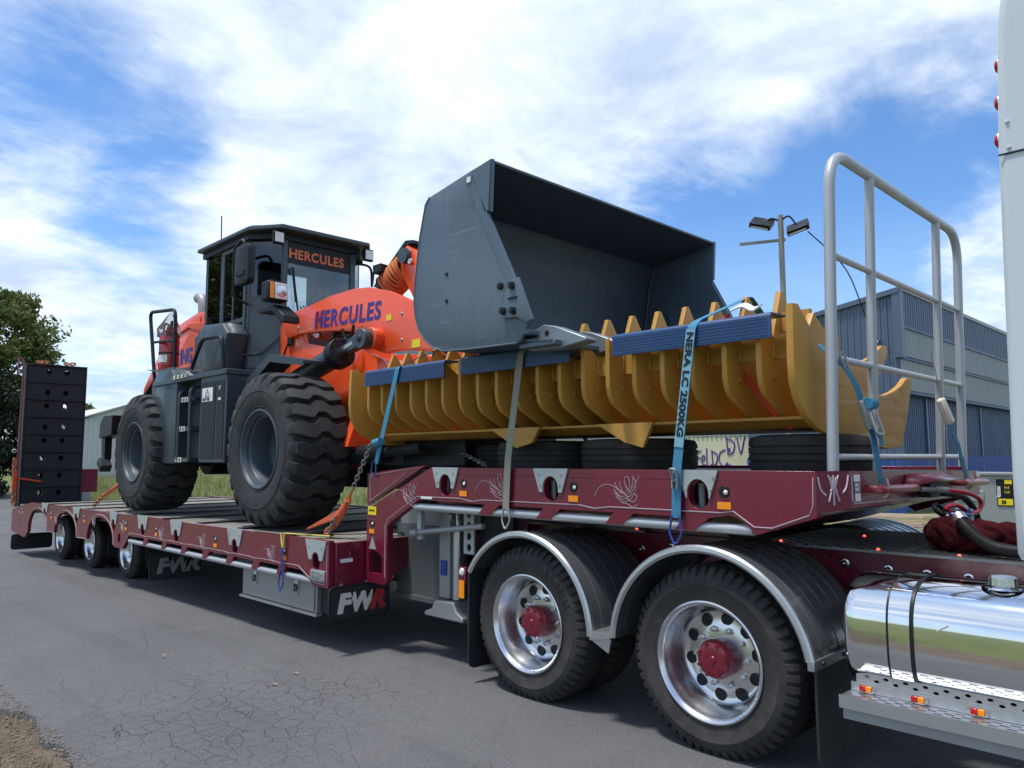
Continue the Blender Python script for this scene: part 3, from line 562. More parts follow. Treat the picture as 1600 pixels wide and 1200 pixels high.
def marker(x,z,y,s=1):
    h=MB().lathe([(0,-.006),(.034*s,-.006),(.038*s,0),(.038*s,.01)],(x,y,z),'y',16).build('marker_lamp',black,TR)
    MB().lathe([(0,-.014),(.010*s,-.012),(.015*s,-.006)],(x+.012,y,z-.003),'y',12).build('lamp_lens',lens,h)
    MB().box(x-.045*s,x+.045*s,y-.006,y-.001,z-.105*s,z-.062*s).build('reflector',amber,h)
for x in dl: marker(x,.785 if x>-14 else .74,DY-.001,.85)
# rope rail and pinstripes
MB().cyl((-10.47,DY+.03,.565),(-5.93,DY+.03,.565),.030,n=12).build('rope_rail',railw,TR)
def scroll(cx_,cz,y,s,flip=1):
    mb=MB(); S=[[(-.34,-.06),(-.27,.03),(-.17,.06),(-.08,.03),(0,-.03)],[(-.10,.01),(-.02,-.05),(.06,-.03),(.12,.06),(.13,.15)],[(-.09,-.02),(0,-.075),(.08,-.05),(.15,.05)],[(-.08,-.05),(.0,-.10),(.09,-.08),(.14,-.02)],[(-.03,.09),(0,.0),(.08,-.06)],[(-.09,.08),(-.05,.02),(.03,-.03)],[(.03,-.02),(.09,.05),(.07,.13),(.03,.12),(.04,.05),(.10,-.01)],[(.10,.02),(.17,.09),(.20,.15)],[(.04,-.06),(.12,-.10),(.17,-.06),(.14,-.02),(.09,-.05)],[(-.02,-.11),(.06,-.12),(.12,-.15),(.17,-.12)],[(.15,.0),(.16,.08),(.13,.13)]]
    for st in S: mb.tube([(cx_+flip*p.x*s,y-.0015,cz+p.y*s) for p in spline([(a,b,0) for a,b in st],5)],.0011*s+.0008,4)
    return mb.build('pinstripe_scroll',pinst,TR)
for x in (-16.2,-13.85,-11.95,-10.75,-9.42,-8.25,-6.72): scroll(x+.05,.74 if x>-12.5 else .66,DY,.52)
mb=MB(); ln=[(-10.62,.49),(-10.43,.665),(-10.2,.672)]
for x in tabs: ln+=[(x-.1,.672),(x+.03,.664),(x+.16,.672)]
ln+=[(-6.15,.672),(-5.98,.60),(-5.88,.56),(-5.72,.555),(-5.68,.60),(-5.68,.88)]
mb.tube([(a,DY-.001,b) for a,b in ln],.0032,4); mb.tube([(a,DY-.001,b) for a,b in arch(-14.92,.36,.44,.80,.64)+arch(-13.28,.45,.46,.83,.62)+arch(-11.62,.47,.48,.845,.60)],.0032,4); mb.build('pinstripe_line',pinst,TR)
pl=plate('maker_plate',[rrect(-5.93,-5.70,.575,.668,.025)],'xz',DY-.012,DY-.001,alu,TR,bev=.002); text('lettering','FWR',.085,lambda a,b,c:(-5.905+a,DY-.014-c,.593+b),galvd,pl,off=.006,ext=.002,fit=(.18,.056))
# deck frame, boards and underbody
for k in range(10):
    y=3.50+.301*k; o=MB().add([(-15.42,y,.845),(-5.66,y,.90),(-5.66,y+.288,.90),(-15.42,y+.288,.845),(-15.42,y,.80),(-5.66,y,.86),(-5.66,y+.288,.86),(-15.42,y+.288,.80)],[(0,1,2,3),(7,6,5,4),(0,4,5,1),(1,5,6,2),(2,6,7,3),(3,7,4,0)]).build('deck_board',decks,TR)
MB().box(-15.5,-5.7,3.50,6.50,.74,.79).build('deck_pan',darkst,TR)
for i in range(9): MB().box(-14.7+1.02*i,-14.62+1.02*i,3.52,6.48,.845+.0057*1.02*i+.010,.845+.0057*1.02*i+.022).build('deck_seam',darkst,TR)
MB().prism([(-16.7,.60),(-15.4,.80),(-15.4,.85),(-16.7,.67)],'xz',3.49,6.51).build('tail_deck',darkst,TR)
for y in (4.45,5.45): MB().box(-16.0,-4.9,y,y+.12,.42,.76).build('main_beam',maroon,TR)
MB().prism([(3.482,.53),(4.02,.53),(4.31,.71),(4.31,.90),(3.482,.90)],'yz',-5.66,-5.62).build('deck_end_panel',maroon,TR,bevel=.003)
MB().prism([(6.518,.53),(5.98,.53),(5.69,.71),(5.69,.90),(6.518,.90)],'yz',-5.66,-5.62).build('deck_end_panel',maroon,TR,bevel=.003)
MB().box(-5.66,-5.4,4.31,5.69,.45,.9).build('neck_root',maroon,TR)
mk=MB().lathe([(0,-.012),(.03,-.01),(.036,0)],(-5.619,3.58,.80),'x',14).build('marker_lamp',lens,TR); MB().box(-5.622,-5.615,3.52,3.64,.735,.765).build('reflector',stickerw,mk)
for y,z in ((3.53,.555),(3.78,.555),(4.05,.565)): MB().cyl((-5.62,y,z),(-5.61,y,z),.012,n=8).build('bolt',galv,TR)
# mud flaps
def flap(x,y0,y1,z0,z1,txt,m1,m2,rx=0):
    f=plate('mud_flap',[rrect(y0,y1,z0,z1,.05)],'yz',x,x+.012,flapm,TR)
    e=plate('flap_border',[rrect(y0+.004,y1-.004,z0+.004,z1-.004,.047),rrect(y0+.012,y1-.012,z0+.012,z1-.012,.042)],'yz',x+.012,x+.016,black,f)
    if txt:
        h=(z1-z0)*.72; wl=(y1-y0); zb=z0+.25*(z1-z0); sx_=1.10*wl/.6
        for ch,fr,mm in (('F',.13,m1),('W',.335,m1),('R',.66,m2)): text('lettering',ch,h,lambda a,b,c:(x+.014+c,y0+fr*wl+a,zb+b),mm,f,shear=.16,off=.012,sx=sx_*(.92 if ch=='W' else 1.1))
    return f
flap(-5.60,3.40,4.0,.265,.55,1,cream,redletter); flap(-9.9,3.50,4.14,.12,.46,1,galvd,galvd); flap(-16.34,3.36,4.02,-.02,.26,0,None,None)
for x in (-11.0,-12.6): flap(x+.02,3.85,4.3,.12,.46,0,None,None)
# wheels
def wheel(name,par,o,r,wd,rim_r,dish,hubm,rimm,tyrem,hub_r,hub_out,nholes=10,nn=10,lug=True,hole_r=.032,tread_n=96):
    x,y,z=o
    prof=[(rim_r-.005,.035),(rim_r+.005,.004),(rim_r+.02,0.0),(rim_r+.05,-.004),((rim_r+r)/2,-.016),(r-.065,-.006),(r-.032,.012),(r-.010,.032),(r,.06)]
    ng=4
    for g in range(ng):
        yc=.06+(wd-.12)*(g+1)/(ng+1); prof+=[(r,yc-.007),(r-.012,yc-.006),(r-.012,yc+.006),(r,yc+.007)]
    prof+=[(r,wd-.06),(r-.010,wd-.032),(r-.032,wd-.012),((rim_r+r)/2,wd+.01),(rim_r,wd-.03)]
    def rm(i,j,rr):
        if not lug: return rr
        if 6<=j<=8 or j>=len(prof)-5 and j<=len(prof)-3:
            return rr-(.013 if i%3==0 else 0)
        return rr
    angs=None
    if lug:
        angs=[]; nb=54
        for k in range(nb):
            for q in (.0,.30,.34,.66,.70): angs.append(2*math.pi*(k+q)/nb)
        def rm(i,j,rr):
            g=i%5 in (2,3)
            if g and (6<=j<=8 or len(prof)-6<=j<=len(prof)-3): return rr-(.020 if j in (7,8) else .016)
            return rr
    ty=MB().lathe(prof,o,'y',tread_n,rm,angs=angs).build(name,tyrem,par,ang=24)
    f=rim_r
    rp=[(f-.004,.02),(f+.008,.0),(f+.010,-.008),(f+.002,-.012),(f-.012,-.004),(f-.022,.018),(f-.03,.05),(f-.045,.07),(f-.052,dish-.035),(f-.07,dish-.008),(f-.10,dish),(hub_r+.07,dish-.012),(hub_r+.02,dish-.018),(hub_r-.01,dish-.018)]
    MB().lathe(rp,o,'y',64).build('rim',rimm,ty,ang=50)
    rc=(f-.10+hub_r+.07)/2+.012
    for i in range(nholes):
        t=2*math.pi*(i+.3)/nholes; c=Vector((x+rc*math.cos(t),y+dish-.012,z+rc*math.sin(t))); MB().cyl(c+Vector((0,.012,0)),c,hole_r*.97,hole_r,14).build('hand_hole',black,ty)
    for i in range(nn):
        t=2*math.pi*i/nn; rr=hub_r+.045; c=Vector((x+rr*math.cos(t),y+dish-.02,z+rr*math.sin(t)))
        MB().cyl(c,c-Vector((0,.022,0)),.017,n=6).cyl(c-Vector((0,.022,0)),c-Vector((0,.038,0)),.010,n=8).build('wheel_nut',chrome,ty)
    hp=[(0,hub_out),(hub_r*.18,hub_out),(hub_r*.22,hub_out+.008),(hub_r*.62,hub_out+.004),(hub_r*.85,hub_out+.012),(hub_r*.9,hub_out+.028),(hub_r*.93,hub_out+.035),(hub_r,hub_out+.045),(hub_r,dish-.012)]
    h=MB().lathe(hp,o,'y',32).build('hub',hubm,ty)
    for i in range(8):
        t=2*math.pi*(i+.5)/8; c=Vector((x+hub_r*.80*math.cos(t),y+hub_out+.014,z+hub_r*.80*math.sin(t)))
        MB().cyl(c,c-Vector((0,.014,0)),.011,n=6).build('hub_bolt',hubm,ty)
    return ty
for i,x in enumerate((-14.92,-13.28,-11.62)):
    zz_=road_z(x)+.372
    if i==0: w0=wheel('tyre',TR,(x,3.80,zz_),.375,.24,.235,.11,chrome,chrome,rubber,.075,.05,8,8,False,.024); x00,z00=x,zz_; ww=w0
    else: ww=clone(w0,TR,(x-x00,0,zz_-z00))
    d=Vector(ww.location); c2=clone(w0,TR); c2.location=(d.x,.27,d.z); c3=clone(w0,TR); c3.scale=(1,-1,1); c3.location=(d.x,10,d.z)
    MB().cyl((x,4.0,zz_),(x,6.0,zz_),.07,n=12).build('axle',darkst,TR)
# toolbox
tb=MB().prism([(-7.40,.545),(-5.98,.545),(-5.98,.27),(-7.40,.27)],'xz',3.52,3.95).build('toolbox',toolm,TR,bevel=.008)
MB().box(-7.37,-6.01,3.508,3.519,.285,.535).build('toolbox_door',toolm,tb,bevel=.004); MB().box(-7.42,-5.96,3.50,3.56,.248,.268).build('toolbox_lip',galvd,tb)
MB().box(-5.975,-5.80,3.56,3.9,.28,.52).build('toolbox_bracket',darkst,tb)
for x in (-7.10,-6.30):
    lt=plate('latch_plate',[stadium(x,.46,.075,.13)],'xz',3.498,3.507,alu,tb,bev=.002); MB().tube(fillet([(x-.02,3.492,.49),(x-.02,3.488,.43),(x+.02,3.488,.43),(x+.02,3.492,.49)],.015),.006,6).build('latch_handle',blacksteel,lt)
# gooseneck
gout=[(-5.59,1.17),(-5.60,.60),(-5.58,.56),(-5.32,.56),(-5.29,.60),(-5.29,1.04),(-5.24,1.085),(-4.87,1.265)]
for x in (-3.99,-3.38,-2.52): gout+=[(x-.33,1.262),(x-.13,1.26),(x-.20,1.195),(x-.08,1.195),(x+.02,1.258)]
gout=[(-5.59,1.17),(-5.60,.60),(-5.58,.56),(-5.32,.56),(-5.29,.60),(-5.29,1.04),(-5.24,1.085),(-4.87,1.275)]
for x in (-4.10,-3.52,-2.93,-2.42): gout+=[(x,1.268),(x-.07,1.195),(x+.06,1.195),(x+.15,1.268)]
gout+=[(-2.14,1.29),(-2.08,1.27),(-1.985,1.195),(-1.66,1.30),(-1.66,1.53),(-4.72,1.53)]
gt=[(-4.69,-4.38),(-3.60,-3.29),(-2.46,-2.20)]
gn=plate('gooseneck_side',[gout]+[stadium((a+b)/2,1.395,.13,.16) for a,b in gt]+[[(-5.56,.64),(-5.56,.80),(-5.50,.825),(-5.42,.815),(-5.36,.78),(-5.36,.64)]],'xz',GY,GY+.06,maroon,TR,bevel=.004)
g2=clone(gn,TR,(0,10,0)); g2.scale=(1,-1,1)
for a,b in gt:
    m_=(a+b)/2
    p=plate('tie_plate',[[(a,1.532),(b,1.532),(b-.055,1.375),(m_+.07,1.375)]+[(m_+.07*math.cos(math.pi*i/10),1.40+.082*math.sin(math.pi*i/10)) for i in range(11)]+[(m_-.07,1.375),(a+.055,1.375)]],'xz',GY-.013,GY-.001,galv,TR)
    for q,zq in ((-1,1.49),(1,1.49),(-.85,1.42),(.85,1.42)): MB().cyl((m_+q*.10,GY-.018,zq),(m_+q*.10,GY-.012,zq),.007,n=8).build('rivet',galvd,p)
    xm=m_*(1+.12/GY)+.022; MB().cyl((xm,GY+.12,1.30),(xm,GY+.12,1.455),.020,n=10).build('tie_bar',railw,TR); MB().box(xm-.25,xm+.15,GY+.18,GY+.19,1.28,1.455).build('tie_hole_shade',blacksteel,TR)  # added black sheet gives the gooseneck tie holes a shaded inside
MB().cyl((-4.95,GY+.035,1.215),(-2.02,GY+.035,1.215),.030,n=12).build('rope_rail',railw,TR)
for x in (-4.33,-3.25,-2.17): marker(x,1.415,GY-.001,.9)
marker(-5.51,1.055,GY-.001,.8)
MB().box(-5.57,-5.45,GY-.006,GY-.001,1.125,1.195).build('warning_sticker',stickery,TR); 
text('lettering','CAUTION',.024,lambda a,b,c:(-5.555+a,GY-.008-c,1.155+b),black,TR,sx=.75)
MB().prism([(-5.55,.84),(-5.45,.84),(-5.50,.94)],'xz',GY-.006,GY-.001).build('triangle_sticker',galv,TR)
MB().box(-4.84,-4.70,GY-.005,GY-.001,1.285,1.303).build('small_label',stickerw,TR)
for x,z,s in ((-5.02,1.31,.62),(-3.98,1.40,.66),(-2.86,1.40,.64)): scroll(x,z,GY,s)
ln=[(-5.32,.62),(-5.32,1.05),(-5.27,1.11),(-4.89,1.30)]
for x in (-4.24,-3.08): ln+=[(x-.12,1.302),(x,1.285),(x+.12,1.30)]
ln+=[(-2.2,1.30),(-2.12,1.312),(-2.0,1.235),(-1.9,1.235),(-1.70,1.31),(-1.68,1.36),(-1.675,1.5)]
MB().tube([(a,GY-.001,b) for a,b in ln],.0035,4).build('pinstripe_line',pinst,TR)
# wedge at the rear of the neck
MB().prism([(-5.60,1.475),(-5.60,1.20),(-4.80,1.545)],'xz',GY+.005,GY+.055).build('neck_wedge',maroon,TR,bevel=.003)
MB().tube([(-5.55,GY+.003,1.24),(-5.56,GY+.003,1.455),(-4.95,GY+.003,1.525),(-5.50,GY+.003,1.265),(-5.55,GY+.003,1.24)],.003,4).build('pinstripe_line',pinst,TR)
plate('gooseneck_deck',[[(-5.35,GY+.07),(-1.66,GY+.07),(-1.60,3.96),(-1.60,6.04),(-1.66,GY2-.07),(-5.35,GY2-.07)]],'xy',1.46,1.505,darkst,TR)
MB().prism([(-5.35,1.455),(-1.62,1.455),(-1.62,1.34),(-2.2,1.16),(-4.7,1.22),(-5.35,.9)],'xz',4.35,5.65).build('neck_box',maroon,TR)
MB().add([(-1.66,3.79,1.33),(-2.35,4.35,1.16),(-2.35,5.65,1.16),(-1.66,6.21,1.33),(-1.60,3.97,1.33),(-1.60,6.03,1.33)],[(0,1,2,3,5,4)]).build('nose_underside',galv,TR,recalc=False)
# nose
NX=-1.60
plate('nose_panel',[[(3.95,1.34),(6.26,1.33),(6.26,1.50),(3.95,1.53)]],'yz',NX,NX+.03,maroon,TR)
MB().add([(-1.66,3.76,1.32),(-1.66,3.76,1.53),(-1.57,3.95,1.53),(-1.57,3.95,1.34),(-1.70,3.80,1.32),(-1.70,3.80,1.53),(-1.62,3.98,1.53),(-1.62,3.98,1.34)],[(0,1,2,3),(5,4,7,6),(1,5,6,2),(0,3,7,4)]).build('nose_corner',maroon,TR)
def nose_pt(s,z,o=.003): # s along the angled corner
    return (-1.66+.09*s+o*.9,3.76+.19*s-o*.4,z)
mb=MB()
for st in ([(.05,1.50),(.12,1.44),(.26,1.41)],[(.35,1.51),(.42,1.47),(.44,1.44),(.35,1.38)],[(.65,1.51),(.58,1.47),(.56,1.44),(.66,1.38)],[(.5,1.51),(.5,1.36)],[(.95,1.51),(.88,1.45),(.76,1.42)],[(.42,1.50),(.46,1.455),(.41,1.43)],[(.58,1.50),(.54,1.455),(.6,1.43)]): mb.tube([nose_pt(p.x,p.y) for p in spline([(a,b,0) for a,b in st],5)],[.004]*0 or .0045,4)
mb.build('pinstripe_scroll',pinst,TR)
MB().tube([(NX+.033,y,z) for y,z in ((3.97,1.5),(3.97,1.38),(4.0,1.365),(4.9,1.36),(5.0,1.38),(5.2,1.36),(6.2,1.35))],.0035,4).build('pinstripe_line',pinst,TR)
MB().box(NX+.031,NX+.036,4.00,4.07,1.475,1.51).build('small_label',stickerw,TR); lb=MB().box(NX+.031,NX+.036,4.00,4.07,1.42,1.47).build('small_label',galvd,TR)
text('lettering','PIN\n2018',.022,lambda a,b,c:(NX+.037+c,4.003+a,1.45+b),stickerw,lb); MB().box(NX+.031,NX+.036,4.005,4.07,1.375,1.415).build('small_label',stickerw,TR)
MB().box(NX+.031,NX+.036,6.17,6.25,1.46,1.495).build('small_label',stickerw,TR)
for y in (4.18,5.62):
    MB().tube(fillet([(NX+.02,y,1.435),(NX+.10,y,1.43),(NX+.10,y+.56,1.425),(NX+.02,y+.56,1.43)],.05),.022,10).build('front_handle',redp,TR)
cv=MB().add([(NX+.03,4.76,1.49),(NX+.03,5.40,1.49),(NX+.17,5.36,1.455),(NX+.17,4.84,1.455),(NX+.03,4.70,1.42),(NX+.03,5.46,1.45)],[(0,1,2,3),(0,3,4),(1,5,2)]).build('connector_hood',maroon,TR,recalc=False); sm=cv.modifiers.new('s','SOLIDIFY'); sm.thickness=.012
MB().box(NX+.03,NX+.10,4.95,5.3,1.36,1.46).build('connector_block',darkst,TR)
MB().cyl((NX+.10,4.78,1.415),(NX+.15,4.86,1.412),.016,n=14).cyl((NX+.15,4.86,1.412),(NX+.19,4.96,1.405),.019,n=14).build('trailer_plug',galvd,TR)
# coiled air hoses
hp=(-1.40,4.95,1.405)
MB().tube(spline([hp,(-1.34,5.10,1.385),(-1.31,5.22,1.34),(-1.31,5.18,1.285),(-1.33,5.02,1.265),(-1.36,4.84,1.285),(-1.37,4.78,1.315),(-1.35,4.90,1.325),(-1.33,5.0,1.29)],7),.013,8).build('air_hose',hosered,TR)
MB().tube(spline([(-1.44,4.97,1.39),(-1.40,5.24,1.35),(-1.37,5.36,1.24),(-1.36,5.3,1.12)],7),.020,8).build('electrical_lead',hoseblk,TR)
mb=MB(); mb.tube(spline([(-1.33+.04*math.cos(t*.7),4.90+.14*math.sin(t*.7),1.295-.0022*t) for t in range(0,26)],2),.011,8); mb.build('air_hose',hoseblue,TR)
MB().tube(spline([(-1.42+.02*math.cos(t*.7),4.82+.06*math.sin(t*.7),1.30-.03*math.cos(t*.7)) for t in range(0,14)],2),.011,8).build('electrical_lead',hoseblk,TR)
# front handrail (leans a touch forward)
hr=[]
def rp_(y,z): return (-1.66+.03*(z-1.53),y,z)
RT=3.24
MB().tube(fillet([rp_(3.97,1.51),rp_(3.97,RT),rp_(6.22,RT),rp_(6.22,1.51)],.22,8),.0295,14).build('handrail_hoop',railw,TR)
for y in (4.53,5.73): MB().tube([rp_(y,1.51),rp_(y,RT)],.027,12).build('handrail_post',railw,TR)
for z in (2.67,2.12,1.60): MB().tube([rp_(3.97,z),rp_(6.22,z)],.0185,12).build('handrail_bar',railw,TR)
# rear ramp standing upright
rx=-16.25
for k in range(8):
    z0=.80+.322*k; 
    hs=[] if k in () else [oval(3.75+.006*k,z0+(.12 if k in (4,6) else .19),.045,.050,16),oval(4.05+.006*k,z0+(.12 if k in (4,6) else .19),.045,.050,16)]
    rpp=plate('ramp_plate',[[(3.46,z0),(4.40,z0),(4.40,z0+.305),(3.46,z0+.305)]]+hs,'yz',rx-.03,rx+.02,blacksteel,TR)
    MB().box(rx-.02,rx+.065,3.46,4.40,z0+.298,z0+.326).build('ramp_cleat',blacksteel,rpp,bevel=.004)
for y in (3.42,4.41): MB().box(rx-.14,rx+.02,y,y+.03,.76,3.385).build('ramp_stringer',blacksteel,TR)
MB().box(rx-.16,rx-.04,3.44,4.40,3.30,3.37).build('ramp_top',maroon,TR)
plate('ramp_backing',[[(3.46,.80),(4.40,.80),(4.40,3.29),(3.46,3.29)],oval(3.72,1.0,.06,.06),oval(3.70,1.33,.06,.06),oval(3.74,1.62,.06,.05),oval(4.13,2.24,.05,.06),oval(4.14,2.62,.05,.06),oval(3.70,2.20,.04,.06)],'yz',rx-.135,rx-.12,blacksteel,TR)
MB().tube(fillet([(rx+.0,3.385,.75),(rx+.02,3.375,3.30),(rx+.0,3.36,3.46),(rx-.0,3.30,3.46),(rx+.03,3.285,3.15)],.06),.017,8).build('ramp_arm',maroon,TR)
MB().cyl((rx+.02,3.37,1.85),(rx+.02,3.38,3.1),.020,n=10).cyl((rx+.02,3.36,1.45),(rx+.02,3.37,1.85),.012,n=8).build('ramp_strut',maroon,TR)
MB().box(rx-.05,rx,4.44,4.72,.98,1.42).build('rear_panel',maroon,TR); MB().box(rx-.05,rx,4.46,4.6,.75,.98).build('rear_bracket',galvd,TR)
for y0 in (5.60,): # second ramp on the far side
    MB().box(rx-.12,rx+.02,5.62,6.54,.78,1.0).build('ramp_foot',blacksteel,TR)
MB().box(-15.6,-14.6,4.4,4.6,.52,.60).build('rear_crossmember',stickerw,TR)
# landing leg, bulkhead and valve gear below the neck
lg=MB().box(-4.93,-4.80,4.02,4.18,.48,1.20).build('landing_leg',galvd,TR,bevel=.006)
MB().cyl((-4.74,4.06,.48),(-4.74,4.06,1.02),.045,n=14).cyl((-4.74,4.06,1.02),(-4.74,4.06,1.16),.02,n=10).build('leg_ram',alu,lg)
MB().prism([(-5.06,.325),(-5.06,.36),(-4.97,.39),(-4.93,.46),(-4.70,.47),(-4.66,.40),(-4.58,.36),(-4.58,.325)],'xz',3.97,4.22).build('leg_foot',galvd,lg,bevel=.012)
MB().cyl((-5.03,3.86,1.0),(-4.22,3.86,1.10),.022,n=10).cyl((-5.08,3.86,.995),(-5.0,3.86,1.0),.036,n=10).build('crank_rod',galvd,lg)
MB().box(-4.90,-4.83,4.008,4.019,.66,.78).build('blue_label',hoseblue,lg)
MB().box(-5.78,-4.86,4.22,4.26,.40,1.02).build('bulkhead',bulkm,TR); MB().box(-5.80,-4.6,4.20,5.8,.36,.40).build('bulkhead_floor',bulkm,TR); MB().box(-5.75,-4.5,4.235,4.30,1.02,1.20).build('bulkhead_rail',galvd,TR)
hk=plate('hole_strip',[[(-4.58,.86),(-4.46,.86),(-4.46,1.22),(-4.58,1.22)]]+[oval(-4.52,.91+.085*i,.026,.030,12) for i in range(4)],'xz',3.98,3.995,galv,TR)
MB().box(-5.02,-4.97,3.86,3.90,.95,1.2).build('hanger',galv,TR); MB().box(-4.75,-4.5,4.3,4.5,.45,1.2).build('frame_web',maroon,TR); MB().box(-4.46,-4.1,4.05,4.09,.5,1.2).build('side_shield',blacksteel,TR)
mk=MB().box(-4.50,-4.42,3.86,3.92,.66,.78).build('side_marker',maroon,TR,bevel=.006); MB().lathe([(0,-.012),(.022,-.01),(.03,0)],(-4.46,3.858,.745),'y',12).build('lamp_lens',lens,mk); MB().box(-4.49,-4.43,3.852,3.859,.55,.68).build('reflector',amber,mk)
for i,x in enumerate((-4.6,-4.52)): MB().tube(fillet([(x,3.9,1.19),(x,3.85,1.15),(x,3.9,1.11)],.03),.008,6).build('hook',alu,TR)
# ------------------------------------------------------------------ prime mover
TK=thing('prime_mover','prime mover with maroon chassis, polished fuel tank and pale sleeper cab','truck',(-2,5,0))
HX=(-3.68,-2.30); HZ=.492
w1=wheel('tyre',TK,(HX[0],3.76,HZ),.515,.27,.315,.175,maroon_h,chrome,rubber,.108,.035,10,10,True,.034,120)
w2=clone(w1,TK,(HX[1]-HX[0],0,0))
for wv in (w1,w2):
    dx=wv.location.x
    a=clone(w1,TK); a.location=(dx,.33,0)
    for k in (10,9.67): a=clone(w1,TK); a.location=(dx,k,0); a.scale=(1,-1,1)
    MB().cyl((HX[0]+dx,4.3,HZ),(HX[0]+dx,5.7,HZ),.11,n=14).build('axle',darkst,TK)
def _unused():
    pass
def sidewall_text(s,cx_,cz,rad,a0,size,y,mat,par):
    da=size*.82/rad
    for i,ch in enumerate(s):
        a=a0-i*da
        def fn(u,v,c,a=a): r_=rad+v; t=a-u/rad; return (cx_+r_*math.cos(t),y-c,cz+r_*math.sin(t))
        text('lettering',ch,size,fn,mat,par,ext=.0015,off=.002)
rubt=M('raised_rubber_lettering',(.009,.009,.010),.6)
sidewall_text('JINYU',HX[0],HZ,.385,R(62),.066,3.744,rubt,w1)
MB().obox((HX[1]-.20,3.742,HZ+.36),(1,0,.7),(.045,.004,.016),(0,-1,0)).build('sidewall_sticker',stickerw,w2)
# mudguards
def guard(cx_,r,a0,a1,y0,y1,par,name='mudguard'):
    mb=MB(); n=40; ribs=[0,.04,.05,.06,.16,.17,.18,.30,.31,.32,.45,.46,.47,.60,.61,.62,.75,.76,.77,.90,.91,.92,1]
    def fn(u,v):
        t=a0+(a1-a0)*u; k=[i for i,q in enumerate(ribs) if abs(q-v)<1e-6]
        return t
    V=[];m=len(ribs)
    for i in range(n+1):
        t=a0+(a1-a0)*i/n
        for j,v in enumerate(ribs):
            rr=r+(.0035 if ribs[j] in (.05,.17,.31,.46,.61,.76,.91) else 0)-(.012 if v in (0,1) else 0); V.append((cx_+rr*math.cos(t),y0+(y1-y0)*v,HZ+rr*math.sin(t)))
    mb.add(V,[(i*m+j,i*m+j+1,(i+1)*m+j+1,(i+1)*m+j) for i in range(n) for j in range(m-1)])
    g=mb.build(name,guardm,par,recalc=False,ang=20); s=g.modifiers.new('s','SOLIDIFY'); s.thickness=.006
    V=[]
    for i in range(n+1):
        t=a0+(a1-a0)*i/n; c,s_=math.cos(t),math.sin(t)
        for rr,yy in ((r-.034,0),(r-.02,-.012),(r+.000,-.010),(r+.010,.004),(r+.008,.03),(r-.0,.03),(r-.03,.008)): V.append((cx_+rr*c,y0+yy,HZ+rr*s_))
    m=7; MB().add(V,[(i*m+j,i*m+(j+1)%m,(i+1)*m+(j+1)%m,(i+1)*m+j) for i in range(n) for j in range(m)]+[tuple(range(7)),tuple(range(n*7+6,n*7-1,-1))]).build('guard_edge',chrome if 0 else alu,g)
    return g
g1=guard(HX[0],.607,R(2),R(150),3.70,4.42,TK); g2=guard(HX[1],.622,R(11),R(176),3.70,4.42,TK)
for g in (g1,g2): q=clone(g,TK); q.location=(0,10,0); q.scale=(1,-1,1)
def tflap(x0,x1,z0,z1,y0,y1,lean):
    return plate('mud_flap',[rrect(y0,y1,z0,z1,.06)],'yz',x0,x0+.014,flapm,TK)
f1=tflap(-4.235,0,.10,.82,3.72,4.36,0); f2=tflap(-1.70,0,.10,.60,3.74,4.36,0)
MB().box(-1.715,-1.68,3.70,4.40,.565,.615).build('flap_bracket',alu,TK,bevel=.004)
for y in (3.80,4.05): MB().cyl((-1.69,y,.59),(-1.672,y,.59),.012,n=6).build('bolt',black,TK)
MB().prism([(-3.085,.49),(-2.925,.52),(-2.925,.565),(-3.085,.545),],'xz',3.70,4.3).build('guard_tray',alu,TK); MB().prism([(-3.08,.488),(-2.95,.43),(-2.93,.515)],'xz',3.715,3.73).build('guard_gusset',alu,TK)
# chassis
for y in (4.56,5.36): MB().box(-4.45,3.2,y,y+.08,.82,1.075).build('chassis_rail',maroon,TK,bevel=.004)
for x in (-4.3,-3.0,-1.4,.2): MB().box(x,x+.1,4.64,5.36,.86,1.04).build('crossmember',maroon,TK)
for x,z in [(-3.05,.98),(-2.97,.98),(-3.08,.90),(-2.98,.90),(-2.90,.90),(-3.3,.95),(-1.86,.985),(-1.62,.97),(-1.42,.965),(-1.22,.965),(-1.02,.965),(-.8,.96)]:
    MB().lathe([(0,-.034),(.010,-.03),(.016,-.022),(.017,-.006),(.026,-.004),(.028,0)],(x,4.56,z),'y',12).build('chassis_bolt',chrome,TK)
dk=MB().box(-2.45,.9,4.38,5.62,1.078,1.092).build('catwalk',cheq,TK); dk2=MB().box(-4.4,-3.2,4.45,5.55,1.078,1.092).build('catwalk',cheq,TK)
mb=MB()
for i in range(64):
    for j in range(22):
        x=-2.42+.052*i; y=4.40+.055*j; s=1 if (i+j)%2 else -1
        mb.obox((x,y,1.093),(1,s,0),(.034,.010,.005))
tr=mb.build('tread_pattern',cheq,dk); tr['kind']='stuff'
for x,y in ((-2.2,4.46),(-1.95,5.1),(-1.62,4.42),(-1.35,5.35),(-1.22,4.42),(-.86,4.42),(-3.3,4.5),(-3.25,4.8)): MB().lathe([(0,.010),(.006,.009),(.009,.004),(.011,0)],(x,y,1.093),'z',10).build('marker_led',redled,TK)
# fifth wheel and bits under the neck
MB().prism([(-3.35,1.08),(-3.25,1.16),(-2.45,1.16),(-2.3,1.10),(-2.3,1.07),(-3.35,1.07)],'xz',4.55,5.45).build('fifth_wheel',darkst,TK,bevel=.01)
MB().prism([(-3.2,1.09),(-3.0,1.15),(-2.75,1.15),(-2.55,1.09)],'xz',4.50,4.549).build('fifth_wheel_bracket',maroon,TK)
